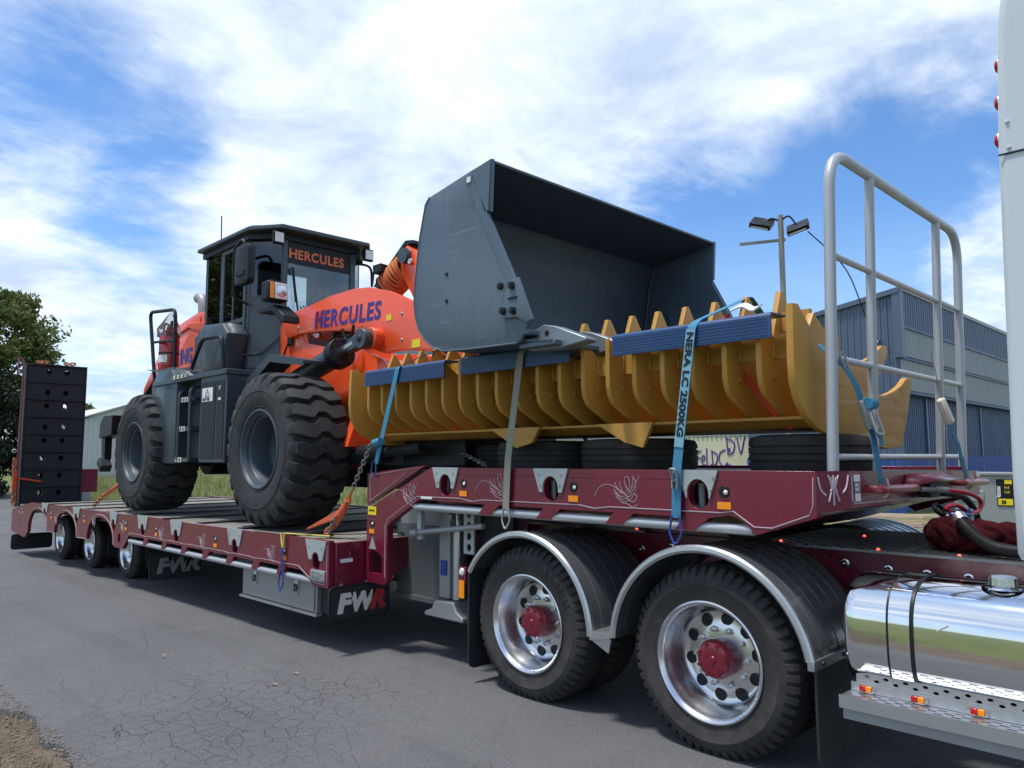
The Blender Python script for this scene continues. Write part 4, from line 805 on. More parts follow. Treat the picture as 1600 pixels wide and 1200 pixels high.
# fuel tank
ty0,tz0=4.05,.765; tr_=.30
def tank_prof(rr,n=40):   # rounded-square section
    P=[]
    for i in range(n):
        t=2*math.pi*i/n; c,s=math.cos(t),math.sin(t); k=(abs(c)**3.0+abs(s)**3.0)**(-1/3.0)*rr; P.append((ty0+c*k,tz0+s*k*.88))
    return P
V=[];xs_=[(-1.555,.80),(-1.56,.90),(-1.552,.965),(-1.53,.995),(-1.50,1.0),(.95,1.0)]
n=72
for x,s in xs_:
    for (y,z) in tank_prof(tr_*s,n): V.append((x,y,z))
tk=MB().add(V,[(i*n+j,i*n+(j+1)%n,(i+1)*n+(j+1)%n,(i+1)*n+j) for i in range(len(xs_)-1) for j in range(n)]+[tuple(range(n)),tuple(range(len(V)-1,len(V)-n-1,-1))]).build('fuel_tank',mirror,TK,ang=50)
def strap_ring(x0,x1,rr,mat,name):
    V=[]
    for x in (x0,x1):
        for r_ in (rr,rr-.008):
            for p in tank_prof(r_,n): V.append((x,)+p)
    F=[(j,(j+1)%n,2*n+(j+1)%n,2*n+j) for j in range(n)]+[(j,n+j,n+(j+1)%n,(j+1)%n) for j in range(n)]+[(2*n+j,2*n+(j+1)%n,3*n+(j+1)%n,3*n+j) for j in range(n)]
    return MB().add(V,F).build(name,mat,tk)
for xb in (-1.30,.1): 
    strap_ring(xb-.045,xb+.045,tr_+.007,mirror,'tank_strap'); strap_ring(xb-.056,xb-.044,tr_+.005,black,'strap_gasket'); strap_ring(xb+.044,xb+.060,tr_+.006,black,'strap_gasket')
cpx,cpy,cpz=-.92,3.94,1.023
fl=MB().lathe([(.085,0),(.082,.006),(.06,.01)],(cpx,cpy,cpz),'z',32).build('filler_flange',mirror,tk)
MB().lathe([(0,.055),(.045,.052),(.055,.044),(.057,.01),(.05,.0)],(cpx,cpy,cpz+.004),'z',32,rmod=lambda i,j,r_:r_+(.003 if i%2 and j in (2,3) else 0)).build('filler_cap',chrome,tk)
MB().box(-1.56,.95,3.86,4.24,.46,.53).build('tank_cradle',darkst,TK)
# perforated step
hol=[]
st=[]
for i in range(36):
    for j in range(3): hol.append(stadium(-1.47+.068*i+(.034 if j%2 else 0),3.668+.030*j,.040,.014,4))
plate('step_tread',[[(-1.535,3.645),(.95,3.645),(.95,3.76),(-1.535,3.76)]]+hol,'xy',.496,.504,alu,TK)
MB().box(-1.54,.95,3.636,3.646,.45,.508).build('step_edge',alu,TK); MB().box(-1.53,.95,3.655,3.663,.40,.449).build('step_skirt',galvd,TK)
MB().box(-1.52,.95,3.67,3.95,.395,.405).build('step_base',darkst,TK)
rs=plate('step_riser',[[(-1.51,.505),(.95,.505),(.95,.592),(-1.46,.592),(-1.51,.58)]]+[oval(-1.46+.042*i,.577-.017*(i%2),.012,.007,10) for i in range(56)],'xz',3.772,3.780,alu,TK)
MB().box(-1.53,.95,3.758,3.768,.506,.545).build('step_back',alu,TK)
for x in (-1.46,-1.235,-1.0,-.75,-.5):
    sl_=plate('step_lamp',[stadium(x,.525,.085,.038)],'xz',3.746,3.757,chrome,TK); MB().box(x-.026,x+.002,3.736,3.745,.512,.538).build('lamp_lens',redl,sl_,bevel=.003); MB().box(x+.002,x+.028,3.736,3.745,.512,.538).build('lamp_lens',amber,sl_,bevel=.003)
# sleeper cab side
cb=plate('sleeper_side',[[(-.83,1.16),(1.6,1.16),(1.6,4.0),(-.68,4.0),(-.735,3.72),(-.76,3.60),(-.775,3.5),(-.80,2.96),(-.83,1.5)]],'xz',3.775,6.225,cabw,TK,bevel=.035)
MB().box(-.795,1.4,3.768,3.774,2.905,2.912).build('panel_seam',black,TK)
for i,(x,z) in enumerate([(-.755,2.935),(-.69,2.94),(-.755,3.05),(-.62,2.935),(-.55,2.935),(-.48,2.935)]): MB().lathe([(0,-.009),(.007,-.007),(.010,0)],(x,3.775,z),'y',10).build('rivet',cabw,TK)
for z in (3.00,3.17,3.34):
    l_=MB().lathe([(0,-.022),(.02,-.02),(.03,-.012),(.034,0)],(-.80+.055*(z-2.98),3.845,z),'x',14).build('rear_marker',redl,TK); MB().cyl((-.803+.055*(z-2.98),3.845,z),(-.75,3.845,z),.037,n=14).build('marker_bezel',chrome,l_)
# velvet-covered bundle and black flexible duct
def bundle(path,rads,nr,name,label,seed):
    P=spline(path,22); n=len(P); m=72; V=[]; pa=None; rd=random.Random(seed)
    for i,p in enumerate(P):
        d=(P[min(i+1,n-1)]-P[max(i-1,0)]).normalized(); a=Vector((0,0,1)); a=(a-d*a.dot(d)).normalized(); b=d.cross(a); u=i/(n-1); k=u*(len(rads)-1); i0=min(int(k),len(rads)-2); r_=rads[i0]+(rads[i0+1]-rads[i0])*(k-i0)
        for j in range(m):
            t=2*math.pi*j/m; w_=1+.05*math.sin(t*3+i*.3)-.24*(1-abs(math.sin(i*.30+1.4*math.sin(t*1.5+i*.05)+.8*math.sin(t*3))))**2.2-.14*(1-abs(math.sin(i*.62+2.2*math.sin(t*2+1))))**2+.02*math.sin(t*9-i*.8)
            V.append(p+a*(r_*w_*math.cos(t)*.85)+b*(r_*w_*math.sin(t)))
    o=MB().add(V,[(i*m+j,i*m+(j+1)%m,(i+1)*m+(j+1)%m,(i+1)*m+j) for i in range(n-1) for j in range(m)]+[tuple(range(m-1,-1,-1)),tuple(range(len(V)-m,len(V)))]).build(name,velvet,ang=60); tag(o,label,'cover'); return o
bundle([(-1.39,4.78,1.195),(-1.38,4.73,1.18),(-1.25,4.63,1.175),(-.98,4.66,1.175),(-.70,4.72,1.175)],[.05,.095,.12,.11,.105,.10],0,'velvet_cover','crumpled maroon velvet cover wrapped round a bundle on the catwalk',3)
bundle([(-1.08,5.02,1.21),(-.85,5.05,1.22),(-.45,5.05,1.22)],[.11,.12,.11],0,'velvet_cover','second maroon velvet roll lying behind the black duct',8)
MB().tube(spline([(-1.235,4.52,1.275),(-1.20,4.49,1.235),(-1.13,4.47,1.175),(-1.05,4.46,1.14),(-.90,4.45,1.13),(-.70,4.45,1.13)],8),.032,14).build('flexible_duct',hoseblk,TK)
MB().tube(spline([(-1.245,4.53,1.29),(-1.225,4.512,1.265)],4),.036,14).build('duct_clamp',alu,TK)
# ------------------------------------------------------------------ wheel loader
LD=thing('wheel_loader','orange and dark grey wheel loader chained on the trailer deck','wheel loader',(-9,5,.9))
FX,RX,LZ=-7.29,-10.92,1.70
def lug_tyre(o,r=.79,wd=.60,nl=24):
    x,y,z=o; rb=r-.062
    prof=[(.385,.05),(.395,.012),(.41,-.004),(.46,-.022),(.54,-.034),(.60,-.034),(.66,-.022),(.70,.0),(rb-.012,.035),(rb,.09),(rb+.004,wd/2),(rb,wd-.09),(rb-.012,wd-.035),(.70,wd),(.60,wd+.03),(.46,wd+.02),(.385,wd-.05)]
    mb=MB().lathe(prof,o,'y',96)
    mb.lathe([(.585,-.036),(.592,-.039),(.600,-.036)],o,'y',96); mb.lathe([(.425,-.012),(.43,-.018),(.437,-.016)],o,'y',96)
    S=[(-1.09,.655,.015),(-1.045,.715,.012),(-.97,r-.030,.0),(-.80,r-.008,-.012),(-.50,r,-.045),(-.36,r,-.045),(-.12,r+.002,.035),(.12,r+.002,.035),(.36,r,-.045),(.50,r,-.045),(.80,r-.008,-.012),(.97,r-.03,.0),(1.045,.715,.012),(1.09,.655,.015)]
    pitch=2*math.pi/nl
    for k in range(nl):
        V=[]
        for s,rt_,zg in S:
            yy=y+wd/2+s*wd/2; w_=pitch*(.345 if abs(s)<.9 else .29); a0=k*pitch+zg
            rbot=rt_-.07
            for rr,aa in ((rbot,-w_*1.06),(rt_-.008,-w_),(rt_,-w_*.92),(rt_,w_*.92),(rt_-.008,w_),(rbot,w_*1.06)):
                t=a0+aa; V.append((x+rr*math.cos(t),yy,z+rr*math.sin(t)))
        m=6;n=len(S); mb.add(V,[(i*m+j,i*m+j+1,(i+1)*m+j+1,(i+1)*m+j) for i in range(n-1) for j in range(m-1)]+[tuple(range(m)),tuple(range(len(V)-1,len(V)-m-1,-1))])
    ty=mb.build('tyre',rubber_l,LD,ang=30)
    rm=MB().lathe([(.40,.03),(.412,.0),(.408,-.014),(.392,-.018),(.375,-.006),(.368,.02),(.352,.028),(.348,.055),(.335,.06),(.325,.075),(.318,.26),(.30,.30),(.27,.315),(.20,.315)],o,'y',72).build('rim',rimgrey,ty,ang=40)
    hb=MB().lathe([(.275,.314),(.20,.295),(.19,.26),(.10,.24),(.0,.235)],o,'y',40).build('hub',rimgrey,ty)
    for i in range(14):
        t=2*math.pi*i/14; c=Vector((x+.235*math.cos(t),y+.305,z+.235*math.sin(t))); MB().cyl(c+Vector((0,.01,0)),c-Vector((0,.016,0)),.014,n=6).build('wheel_nut',rimgrey,ty)
    return ty
lt=lug_tyre((FX,3.60,LZ))
sidewall_text('TRIANGLE',FX,LZ,.50,R(245),.062,3.572,rubt,lt); sidewall_text('23.5-25',FX,LZ,.50,R(40),.055,3.572,rubt,lt); sidewall_text('L-3',FX,LZ,.50,R(305),.055,3.572,rubt,lt)
a=clone(lt,LD,(RX-FX,0,0))
for dx in (0,RX-FX): a=clone(lt,LD); a.location=(dx,10,0); a.scale=(1,-1,1)
for x in (FX,RX): MB().cyl((x,3.9,LZ),(x,6.1,LZ),.20,n=20).cyl((x,4.6,LZ),(x,5.4,LZ),.32,n=20).build('axle',blacksteel,LD)
# chassis
MB().box(-12.9,-8.6,4.45,5.55,1.55,2.5).build('rear_frame',blacksteel,LD,bevel=.02); MB().box(-8.7,-7.9,4.7,5.3,1.4,2.3).build('articulation',blacksteel,LD)
MB().box(-8.0,-5.9,4.55,5.45,1.30,1.62).build('belly_frame',blacksteel,LD,bevel=.02); MB().cyl((-6.9,4.3,1.62),(-6.0,4.25,1.66),.10,n=14).cyl((-6.0,4.25,1.66),(-5.4,4.2,1.7),.05,n=12).build('front_bar',blacksteel,LD)
MB().box(-6.3,-5.05,4.4,5.6,1.52,1.80).build('front_crossmember',blacksteel,LD,bevel=.02)
for y in (4.47,5.47):
    plate('front_tower',[[(-8.55,1.55),(-8.58,3.22),(-8.45,3.36),(-8.28,3.36),(-8.12,3.22),(-8.0,2.95),(-7.55,2.86),(-6.95,2.80),(-6.45,2.62),(-6.15,2.35),(-6.05,1.75),(-6.9,1.50)],oval(-8.33,3.18,.05,.05,14)],'xz',y,y+.06,orange,LD,bev=.004)
MB().prism([(-8.0,2.75),(-6.9,2.70),(-6.35,2.45),(-6.12,1.75),(-6.9,1.6),(-8.0,1.6)],'xz',4.54,5.46).build('front_frame',orange,LD)
MB().prism([(4.10,1.72),(4.50,1.72),(4.50,2.30),(4.30,2.30)],'yz',-6.55,-6.45).build('frame_wing',orange,LD); MB().box(-6.7,-6.3,4.2,4.5,1.66,1.71).build('frame_foot',orange,LD,bevel=.006)
ph=MB().cyl((-8.30,4.465,3.15),(-8.30,4.44,3.15),.085,n=20).build('pivot_cap',black,LD); MB().box(-8.36,-8.24,4.44,4.464,2.95,3.16).build('pivot_lock',black,LD,bevel=.01)
MB().tube(spline([(-8.30,4.43,2.98),(-8.4,4.42,2.8),(-8.45,4.43,2.5)],5),.012,6).build('grease_line',black,LD)
# lift arms
armp=[(-8.36,3.24),(-8.18,3.33),(-7.75,3.36),(-7.35,3.40),(-6.9,3.405),(-6.6,3.375),(-6.25,3.28),(-5.9,3.13),(-5.55,2.95),(-5.1,2.72),(-4.72,2.58),(-4.62,2.50),(-4.64,2.42),(-4.75,2.38),(-5.2,2.50),(-5.6,2.61),(-5.95,2.66),(-6.15,2.67),(-6.30,2.66),(-6.45,2.70),(-6.55,2.82),(-6.72,2.92),(-7.1,2.99),(-7.6,3.04),(-8.05,3.06),(-8.3,3.04),(-8.40,3.12)]
for y in (4.42,5.50):
    am=plate('lift_arm',[armp],'xz',y,y+.075,orange,LD,bev=.006)
    if y<5:
        text('lettering','ERCULES',.235,lambda a,b,c:(-7.49+a,y-.003-c,3.062+b+a*-.045),blueletter,am,shear=.14,off=.007,spacing=1.14,fit=(1.12,.198))
        text('lettering','H',.235,lambda a,b,c:(-7.685+a,y-.003-c,3.070+b),blueletter,am,shear=.14,off=.012,fit=(.20,.198))
        for i in range(4): MB().obox((-7.635+.034*i,y-.0055,3.165),(.12,0,1),(.20,.002,.007),(0,-1,0)).build('letter_stripe',orange,am)
        MB().box(-5.85,-5.72,y-.004,y-.001,2.66,2.74).build('yellow_decal',stickery,am)
MB().box(-6.1,-5.75,4.50,5.50,2.74,2.98).build('arm_crossbeam',orange,LD,bevel=.02)
bs=MB().cyl((-6.42,4.31,2.81),(-6.42,4.50,2.81),.115,n=24).build('cylinder_boss',orange,LD,bevel=.01)
def lift(y):
    p0,p1=Vector((-7.95,y,2.43)),Vector((-6.45,y,2.80)); d=(p1-p0).normalized()
    b=MB().cyl(p0,p0+d*1.08,.115,n=22).build('lift_cylinder',lgrey,LD,bevel=.008)
    MB().cyl(p0+d*1.03,p0+d*1.15,.16,n=20).build('gland',black,b,bevel=.008)
    MB().cyl(p0+d*1.15,p0+d*1.42,.055,n=18).build('rod',chrome,b)
    MB().cyl(Vector((-6.45,y-.045,2.80)),Vector((-6.45,y+.06,2.80)),.105,n=22).obox(p0+d*1.40,d,(.16,.10,.13)).build('rod_eye',lgrey,b,bevel=.008)
    MB().lathe([(0,-.012),(.03,-.01),(.036,0)],(-6.46,y-.047,2.80),'y',14).build('pin_cap',black,b)
    for i in range(10):
        t=6.283*i/10; a_=d.orthogonal().normalized(); c=p0+d*1.15+(a_*math.cos(t)+d.cross(a_)*math.sin(t))*.13; MB().cyl(c,c+d*.015,.012,n=6).build('gland_bolt',black,b)
lift(4.26); lift(5.70)
# hoses and small fittings round the boom
for k,dy in enumerate((0,.06,.12)): MB().tube(spline([(-7.9,4.62+dy,2.78),(-7.45,4.58+dy,2.98),(-7.05,4.60+dy,2.86+.03*k),(-6.75,4.62+dy,2.98)],7),.022,8).build('hydraulic_hose',hoseblk,LD)
MB().tube(spline([(-7.0,4.36,2.98),(-6.93,4.36,2.86),(-6.82,4.36,2.90),(-6.80,4.37,3.0)],6),.016,8).build('hydraulic_hose',hoseblk,LD)
for x,z in ((-8.05,3.13),(-6.02,3.02),(-6.02,2.76)): MB().lathe([(0,-.014),(.010,-.012),(.016,-.004),(.02,0)],(x,4.42,z),'y',8).build('grease_nipple',galvd,LD)
MB().box(-6.28,-6.19,4.416,4.419,2.98,3.04).build('warning_decal',stickery,LD)
# tilt linkage
MB().cyl((-8.1,5,3.12),(-6.95,5,3.62),.10,n=20).build('tilt_cylinder',blacksteel,LD,bevel=.01); MB().cyl((-6.95,5,3.62),(-6.62,5,3.78),.05,n=14).build('tilt_rod',chrome,LD)
tlv=plate('tilt_lever',[[(-6.72,3.84),(-6.60,3.91),(-6.48,3.84),(-5.85,3.05),(-5.45,2.60),(-5.35,2.30),(-5.55,2.30),(-5.95,2.75),(-6.45,3.30),(-6.68,3.62)]],'xz',4.90,5.10,orange,LD,bev=.01)
MB().cyl((-6.60,4.84,3.80),(-6.60,5.16,3.80),.085,n=20).build('lever_pin',lgrey,tlv); MB().cyl((-6.50,4.86,3.72),(-6.50,4.89,3.72),.03,n=12).build('grease_cap',chrome,tlv)
MB().prism([(-7.25,3.58),(-6.66,3.99),(-6.52,3.97),(-6.50,3.93),(-6.66,3.94),(-7.23,3.54)],'xz',4.92,5.16).build('hose_guard',black,LD)
MB().obox((-7.02,4.85,3.72),(1,.2,.1),(.13,.12,.10)).build('work_lamp',black,LD,bevel=.01); MB().tube(spline([(-7.1,4.8,3.3),(-7.2,4.75,3.45),(-7.05,4.8,3.5),(-6.95,4.8,3.35)],6),.018,8).build('hydraulic_hose',galvd,LD)
rope=MB()
for i in range(9):
    c=Vector((-7.02+.036*i,5,3.565+.017*i)); a=Vector((.4,0,-.9)); ax=Vector((.9,0,.4)); pts=[]
    for k in range(20):
        t=6.283*k/20; pts.append(c+Vector((0,1,0))*(.155*math.cos(t))+Vector((-.42,0,.91))*(.155*math.sin(t))+ax*(.02*math.sin(2*t+i)))
    rope.tube(pts,.019,6,True)
o=rope.build('orange_rope',ropem); tag(o,'orange rope coiled round the loader tilt cylinder','rope')
# fenders and platform
fm=MB().prism([(-8.50,2.10),(-8.30,2.44),(-7.73,2.70),(-7.0,2.575),(-7.0,2.615),(-7.73,2.745),(-8.34,2.48),(-8.56,2.12)],'xz',3.92,4.22).build('front_fender',lgrey,LD,bevel=.006)
MB().prism([(-8.56,2.12),(-8.34,2.48),(-7.73,2.745),(-7.0,2.615),(-7.0,2.55),(-7.72,2.655),(-8.24,2.40),(-8.44,2.10)],'xz',3.905,3.919).build('fender_edge',lgrey,fm)
q=clone(fm,LD); q.location=(0,10,0); q.scale=(1,-1,1)
MB().box(-10.55,-8.30,3.68,6.32,2.56,2.62).build('platform',lgrey,LD,bevel=.006)
rb=plate('rear_box',[[(-10.55,1.75),(-10.62,2.56),(-10.45,2.74),(-9.98,2.74),(-9.78,2.58),(-9.78,1.56),(-10.30,1.56)]],'xz',3.70,4.45,lgrey,LD,bev=.012)
MB().prism([(-11.05,2.84),(-10.45,2.745),(-9.98,2.745),(-10.05,2.79),(-10.5,2.79)],'xz',3.74,4.40).build('rear_fender_top',lgrey,LD)
fb=MB().box(-9.03,-8.33,3.70,4.45,1.56,2.57).build('front_box',lgrey,LD,bevel=.015); MB().box(-8.99,-8.60,3.693,3.699,1.60,2.50).build('box_door',blacksteel,fb,bevel=.003); MB().box(-8.56,-8.37,3.693,3.699,1.60,2.50).build('box_door',blacksteel,fb,bevel=.003)
ws=MB().box(-8.95,-8.66,3.688,3.692,2.27,2.43).build('warning_label',stickerw,fb)
plate('warning_mark',[[(-8.87,2.325),(-8.74,2.325),(-8.805,2.42)],[(-8.855,2.333),(-8.755,2.333),(-8.805,2.408)]],'xz',3.685,3.687,black,ws); text('lettering','HOT OIL',.042,lambda a,b,c:(-8.93+a,3.686-c,2.283+b),black,ws,sx=1.15,off=.002); text('lettering','!',.05,lambda a,b,c:(-8.812+a,3.686-c,2.342+b),black,ws)
MB().cyl((-8.47,3.693,2.41),(-8.47,3.684,2.41),.028,n=14).build('key_lock',galvd,fb); MB().box(-8.51,-8.44,3.688,3.692,2.27,2.30).build('small_label',stickerw,fb)
MB().box(-9.79,-9.02,3.86,3.92,1.58,2.56).build('ladder_back',lgrey,LD)
lad=MB().tube(fillet([(-9.72,3.72,1.60),(-9.66,3.70,2.44),(-9.66,3.87,2.47)],.06),.022,8).build('ladder_rail',lgrey,LD); MB().tube(fillet([(-9.36,3.72,1.58),(-9.33,3.70,2.46),(-9.33,3.87,2.50)],.06),.022,8).build('ladder_rail',lgrey,LD)
for z,x0 in ((1.57,-9.82),(1.95,-9.75),(2.31,-9.68)):
    s=MB().box(x0,x0+.42,3.72,3.86,z,z+.05).build('ladder_step',lgrey,LD); MB().box(x0,x0+.25,3.712,3.719,z-.005,z+.055).build('hazard_strip',cream,s); 
    for i in range(3): MB().obox((x0+.05+.08*i,3.7105,z+.025),(.6,0,1),(.055,.002,.025),(0,-1,0)).build('hazard_bar',galvd,s)
s=MB().box(-9.85,-9.40,3.66,3.70,2.60,2.645).build('hazard_strip',cream,LD)
for i in range(4): MB().obox((-9.80+.12*i,3.6595,2.622),(.6,0,1),(.045,.002,.035),(0,-1,0)).build('hazard_bar',galvd,s)
MB().tube(fillet([(-10.72,3.78,2.50),(-11.10,3.80,3.66),(-10.12,3.78,3.56),(-10.08,3.78,2.72)],.12),.024,10).build('handrail',blacksteel,LD)
MB().tube([(-11.0,3.8,3.22),(-10.1,3.78,3.15)],.018,8).build('handrail_bar',blacksteel,LD); MB().tube([(-11.05,4.1,2.7),(-11.05,4.1,3.3)],.024,8).build('handrail_bar',blacksteel,LD)
MB().tube(fillet([(-9.05,3.74,2.62),(-9.46,3.74,2.68),(-9.18,3.76,3.06),(-8.62,3.76,3.03),(-8.56,3.76,2.60)],.10),.024,10).build('handrail',blacksteel,LD)
# bonnet
hp_=[(-10.25,2.5),(-10.25,3.62),(-10.8,3.64),(-11.4,3.56),(-11.9,3.36),(-12.35,3.05),(-12.75,2.72),(-12.85,2.4),(-12.85,1.9),(-10.25,1.9)]
bn=plate('bonnet',[hp_],'xz',4.32,5.68,orange,LD,bev=.05)
MB().prism([(-10.35,2.75),(-10.35,3.28),(-10.95,3.42),(-11.35,3.15),(-11.3,2.75)],'xz',4.30,4.318).build('bonnet_panel',orange,bn,bevel=.006); MB().prism([(-10.40,3.34),(-10.40,3.50),(-11.0,3.55),(-11.5,3.42),(-11.0,3.49)],'xz',4.30,4.318).build('bonnet_vent',orange,bn,bevel=.006)
text('lettering','ING',.30,lambda a,b,c:(-11.28+a,4.296-c,2.98+b),blueletter,bn,shear=.1,off=.012,sx=.85); text('lettering','HERCULES',.115,lambda a,b,c:(-11.28+a,4.296-c,2.83+b),blueletter,bn,off=.004,sx=.85)
MB().box(-13.1,-12.3,4.25,5.75,1.5,2.35).build('counterweight',blacksteel,LD,bevel=.04)
MB().prism([(-10.22,2.62),(-10.22,3.55),(-10.1,3.5),(-10.1,2.62)],'xz',4.25,5.75).build('bulkhead',lgrey,LD)
MB().prism([(-12.10,2.28),(-11.80,2.58),(-11.45,2.76),(-11.43,2.73),(-11.77,2.55),(-12.06,2.26)],'xz',4.0,4.5).build('rear_fender',black,LD)
# tail lamp bracket behind the rear wheel
MB().prism([(-12.98,1.93),(-12.96,2.16),(-12.80,2.27),(-12.40,2.27),(-12.40,1.97),(-12.90,1.93)],'xz',3.76,3.98).build('lamp_bracket',black,LD,bevel=.01); MB().prism([(-12.92,1.52),(-12.98,1.92),(-12.80,1.95),(-12.80,1.62)],'xz',3.80,3.90).build('lamp_arm',black,LD); MB().obox((-12.78,3.80,1.52),(.5,0,-.4),(.20,.16,.12)).build('tail_lamp',blacksteel,LD,bevel=.01)
MB().tube(fillet([(-12.2,5.0,3.0),(-12.2,5.0,4.08),(-12.27,5.0,4.22),(-12.42,5.0,4.24)],.12),.085,14).build('exhaust_stack',galvd,LD)
# cab
cp=[(-10.20,4.20),(-8.92,4.20),(-8.60,4.47),(-8.60,5.53),(-8.92,5.80),(-10.20,5.80)]
CBZ0,CBZ1=2.62,4.34
MB().prism([(-10.2,4.2),(-8.92,4.2),(-8.6,4.47),(-8.6,5.53),(-8.92,5.8),(-10.2,5.8)],'xy',2.60,2.72).build('cab_floor',lgrey,LD)
def post(p,q,r=.045): return MB().obox(((p[0]+q[0])/2,(p[1]+q[1])/2,(p[2]+q[2])/2),(q[0]-p[0],q[1]-p[1],q[2]-p[2]),((Vector(q)-Vector(p)).length,r*2,r*2),(1,0,0)).build('cab_pillar',lgrey,LD,bevel=.012)
for x,y in cp: post((x+.02*(1 if x<-9 else -1),y+(.04 if y<5 else -.04),2.7),(x+.02*(1 if x<-9 else -1),y+(.04 if y<5 else -.04),4.36),.04)
post((-9.72,4.24,2.9),(-9.72,4.24,4.36),.035)
def quad(name,a,b,z0,z1,mat,th=.02,za=None,off=0):
    d=Vector((b[0]-a[0],b[1]-a[1],0)).normalized(); nn=Vector((d.y,-d.x,0))
    P=[]
    for k in (off,off+th):
        for (p,z) in ((a,z0),(b,z0),(b,z1),(a,z1)): P.append((p[0]+nn.x*-k,p[1]+nn.y*-k,z))
    return MB().add(P,[(0,1,2,3),(7,6,5,4),(0,4,5,1),(1,5,6,2),(2,6,7,3),(3,7,4,0)]).build(name,mat,LD)
# near side: rear pane, door frame with two panes, lower panel; mirrored on the far side
quad('cab_window',(-10.16,4.205),(-9.76,4.205),3.02,4.30,glassd,.008)
dr=quad('cab_door',(-9.68,4.19),(-8.96,4.19),2.72,3.02,lgrey,.04)
for x0,x1,z0,z1 in ((-9.68,-9.60,3.02,4.32),(-9.03,-8.96,3.02,4.32),(-9.60,-9.03,4.26,4.32),(-9.60,-9.03,3.30,3.36),(-9.34,-9.30,3.36,4.26)): MB().box(x0,x1,4.185,4.225,z0,z1).build('door_frame',lgrey,dr,bevel=.005)
for x0,x1,z0,z1 in ((-9.60,-9.34,3.36,4.26),(-9.30,-9.03,3.36,4.26),(-9.60,-9.03,3.02,3.30)): MB().box(x0,x1,4.20,4.208,z0,z1).build('door_pane',glassd,dr)
quad('cab_panel',(-10.20,4.20),(-9.70,4.20),2.62,3.02,lgrey,.03)
quad('quarter_panel',(-8.92,4.20),(-8.60,4.47),2.55,3.62,lgrey,.03); quad('quarter_window',(-8.915,4.21),(-8.61,4.47),3.62,4.32,glassd,.008)
MB().tube(fillet([(-8.95,4.14,2.88),(-8.74,4.30,2.88),(-8.56,4.45,3.10)],.1),.012,6).build('quarter_trim',lgrey,LD)
quad('front_panel',(-8.60,4.47),(-8.60,5.53),2.62,3.12,lgrey,.03); quad('windscreen',(-8.60,4.52),(-8.60,5.48),3.12,4.05,glass,.008); vz=quad('sun_visor',(-8.595,4.48),(-8.595,5.52),4.04,4.33,blacksteel,.02)
text('lettering','ERCULES',.175,lambda a,b,c:(-8.590+c,4.69+a,4.105+b),orangeletter,vz,off=.005,spacing=1.12,fit=(.66,.125)); text('lettering','H',.185,lambda a,b,c:(-8.590+c,4.565+a,4.105+b),orangeletter,vz,off=.006,fit=(.11,.125))
for a_,b_ in (((-8.60,5.53),(-8.92,5.80)),): quad('quarter_panel',a_,b_,2.55,3.2,lgrey,.03); quad('quarter_window',a_,b_,3.2,4.32,glass,.008)
quad('cab_panel',(-8.92,5.80),(-10.2,5.80),2.62,3.1,lgrey,.03); quad('cab_window',(-8.95,5.80),(-9.55,5.80),3.1,4.32,glass,.008); quad('cab_window',(-9.65,5.80),(-10.16,5.80),3.1,4.32,glass,.008); post((-9.6,5.78,3.0),(-9.6,5.78,4.36),.05)
quad('cab_panel',(-10.20,5.80),(-10.20,4.20),2.62,3.1,lgrey,.03); quad('rear_window',(-10.20,5.75),(-10.20,4.25),3.1,4.32,glass,.008)
rf=plate('cab_roof',[[(-10.26,4.11),(-8.78,4.12),(-8.40,4.37),(-8.38,5.60),(-8.78,5.88),(-10.26,5.89)]],'xy',4.40,4.455,lgrey,LD,bev=.012); rf2=plate('roof_crown',[[(-10.2,4.2),(-8.85,4.2),(-8.6,4.42),(-8.6,5.58),(-8.85,5.8),(-10.2,5.8)]],'xy',4.455,4.50,lgrey,rf,bev=.015)
plate('roof_lining',[[(-10.24,4.16),(-8.88,4.16),(-8.56,4.42),(-8.56,5.58),(-8.88,5.84),(-10.24,5.84)]],'xy',4.32,4.398,black,rf)
for y,x in ((4.36,-8.52),(5.62,-8.46)):
    l_=MB().box(x,x+.06,y-.07,y+.07,4.22,4.38).build('roof_lamp',blacksteel,LD,bevel=.008); MB().box(x+.061,x+.068,y-.055,y+.055,4.24,4.36).build('lamp_lens',lens,l_)
MB().tube([(-10.1,4.35,4.48),(-10.12,4.35,4.95)],.008,5).build('aerial',black,LD)
# bulging side housing below the door
P=[]
sh=[(-9.75,2.74),(-9.75,3.12),(-9.55,3.24),(-9.0,3.20),(-8.90,3.10),(-9.02,2.74),(-9.2,2.66),(-9.6,2.66)]
plate('side_housing',[sh],'xz',3.90,4.20,lgrey,LD,bev=.06)
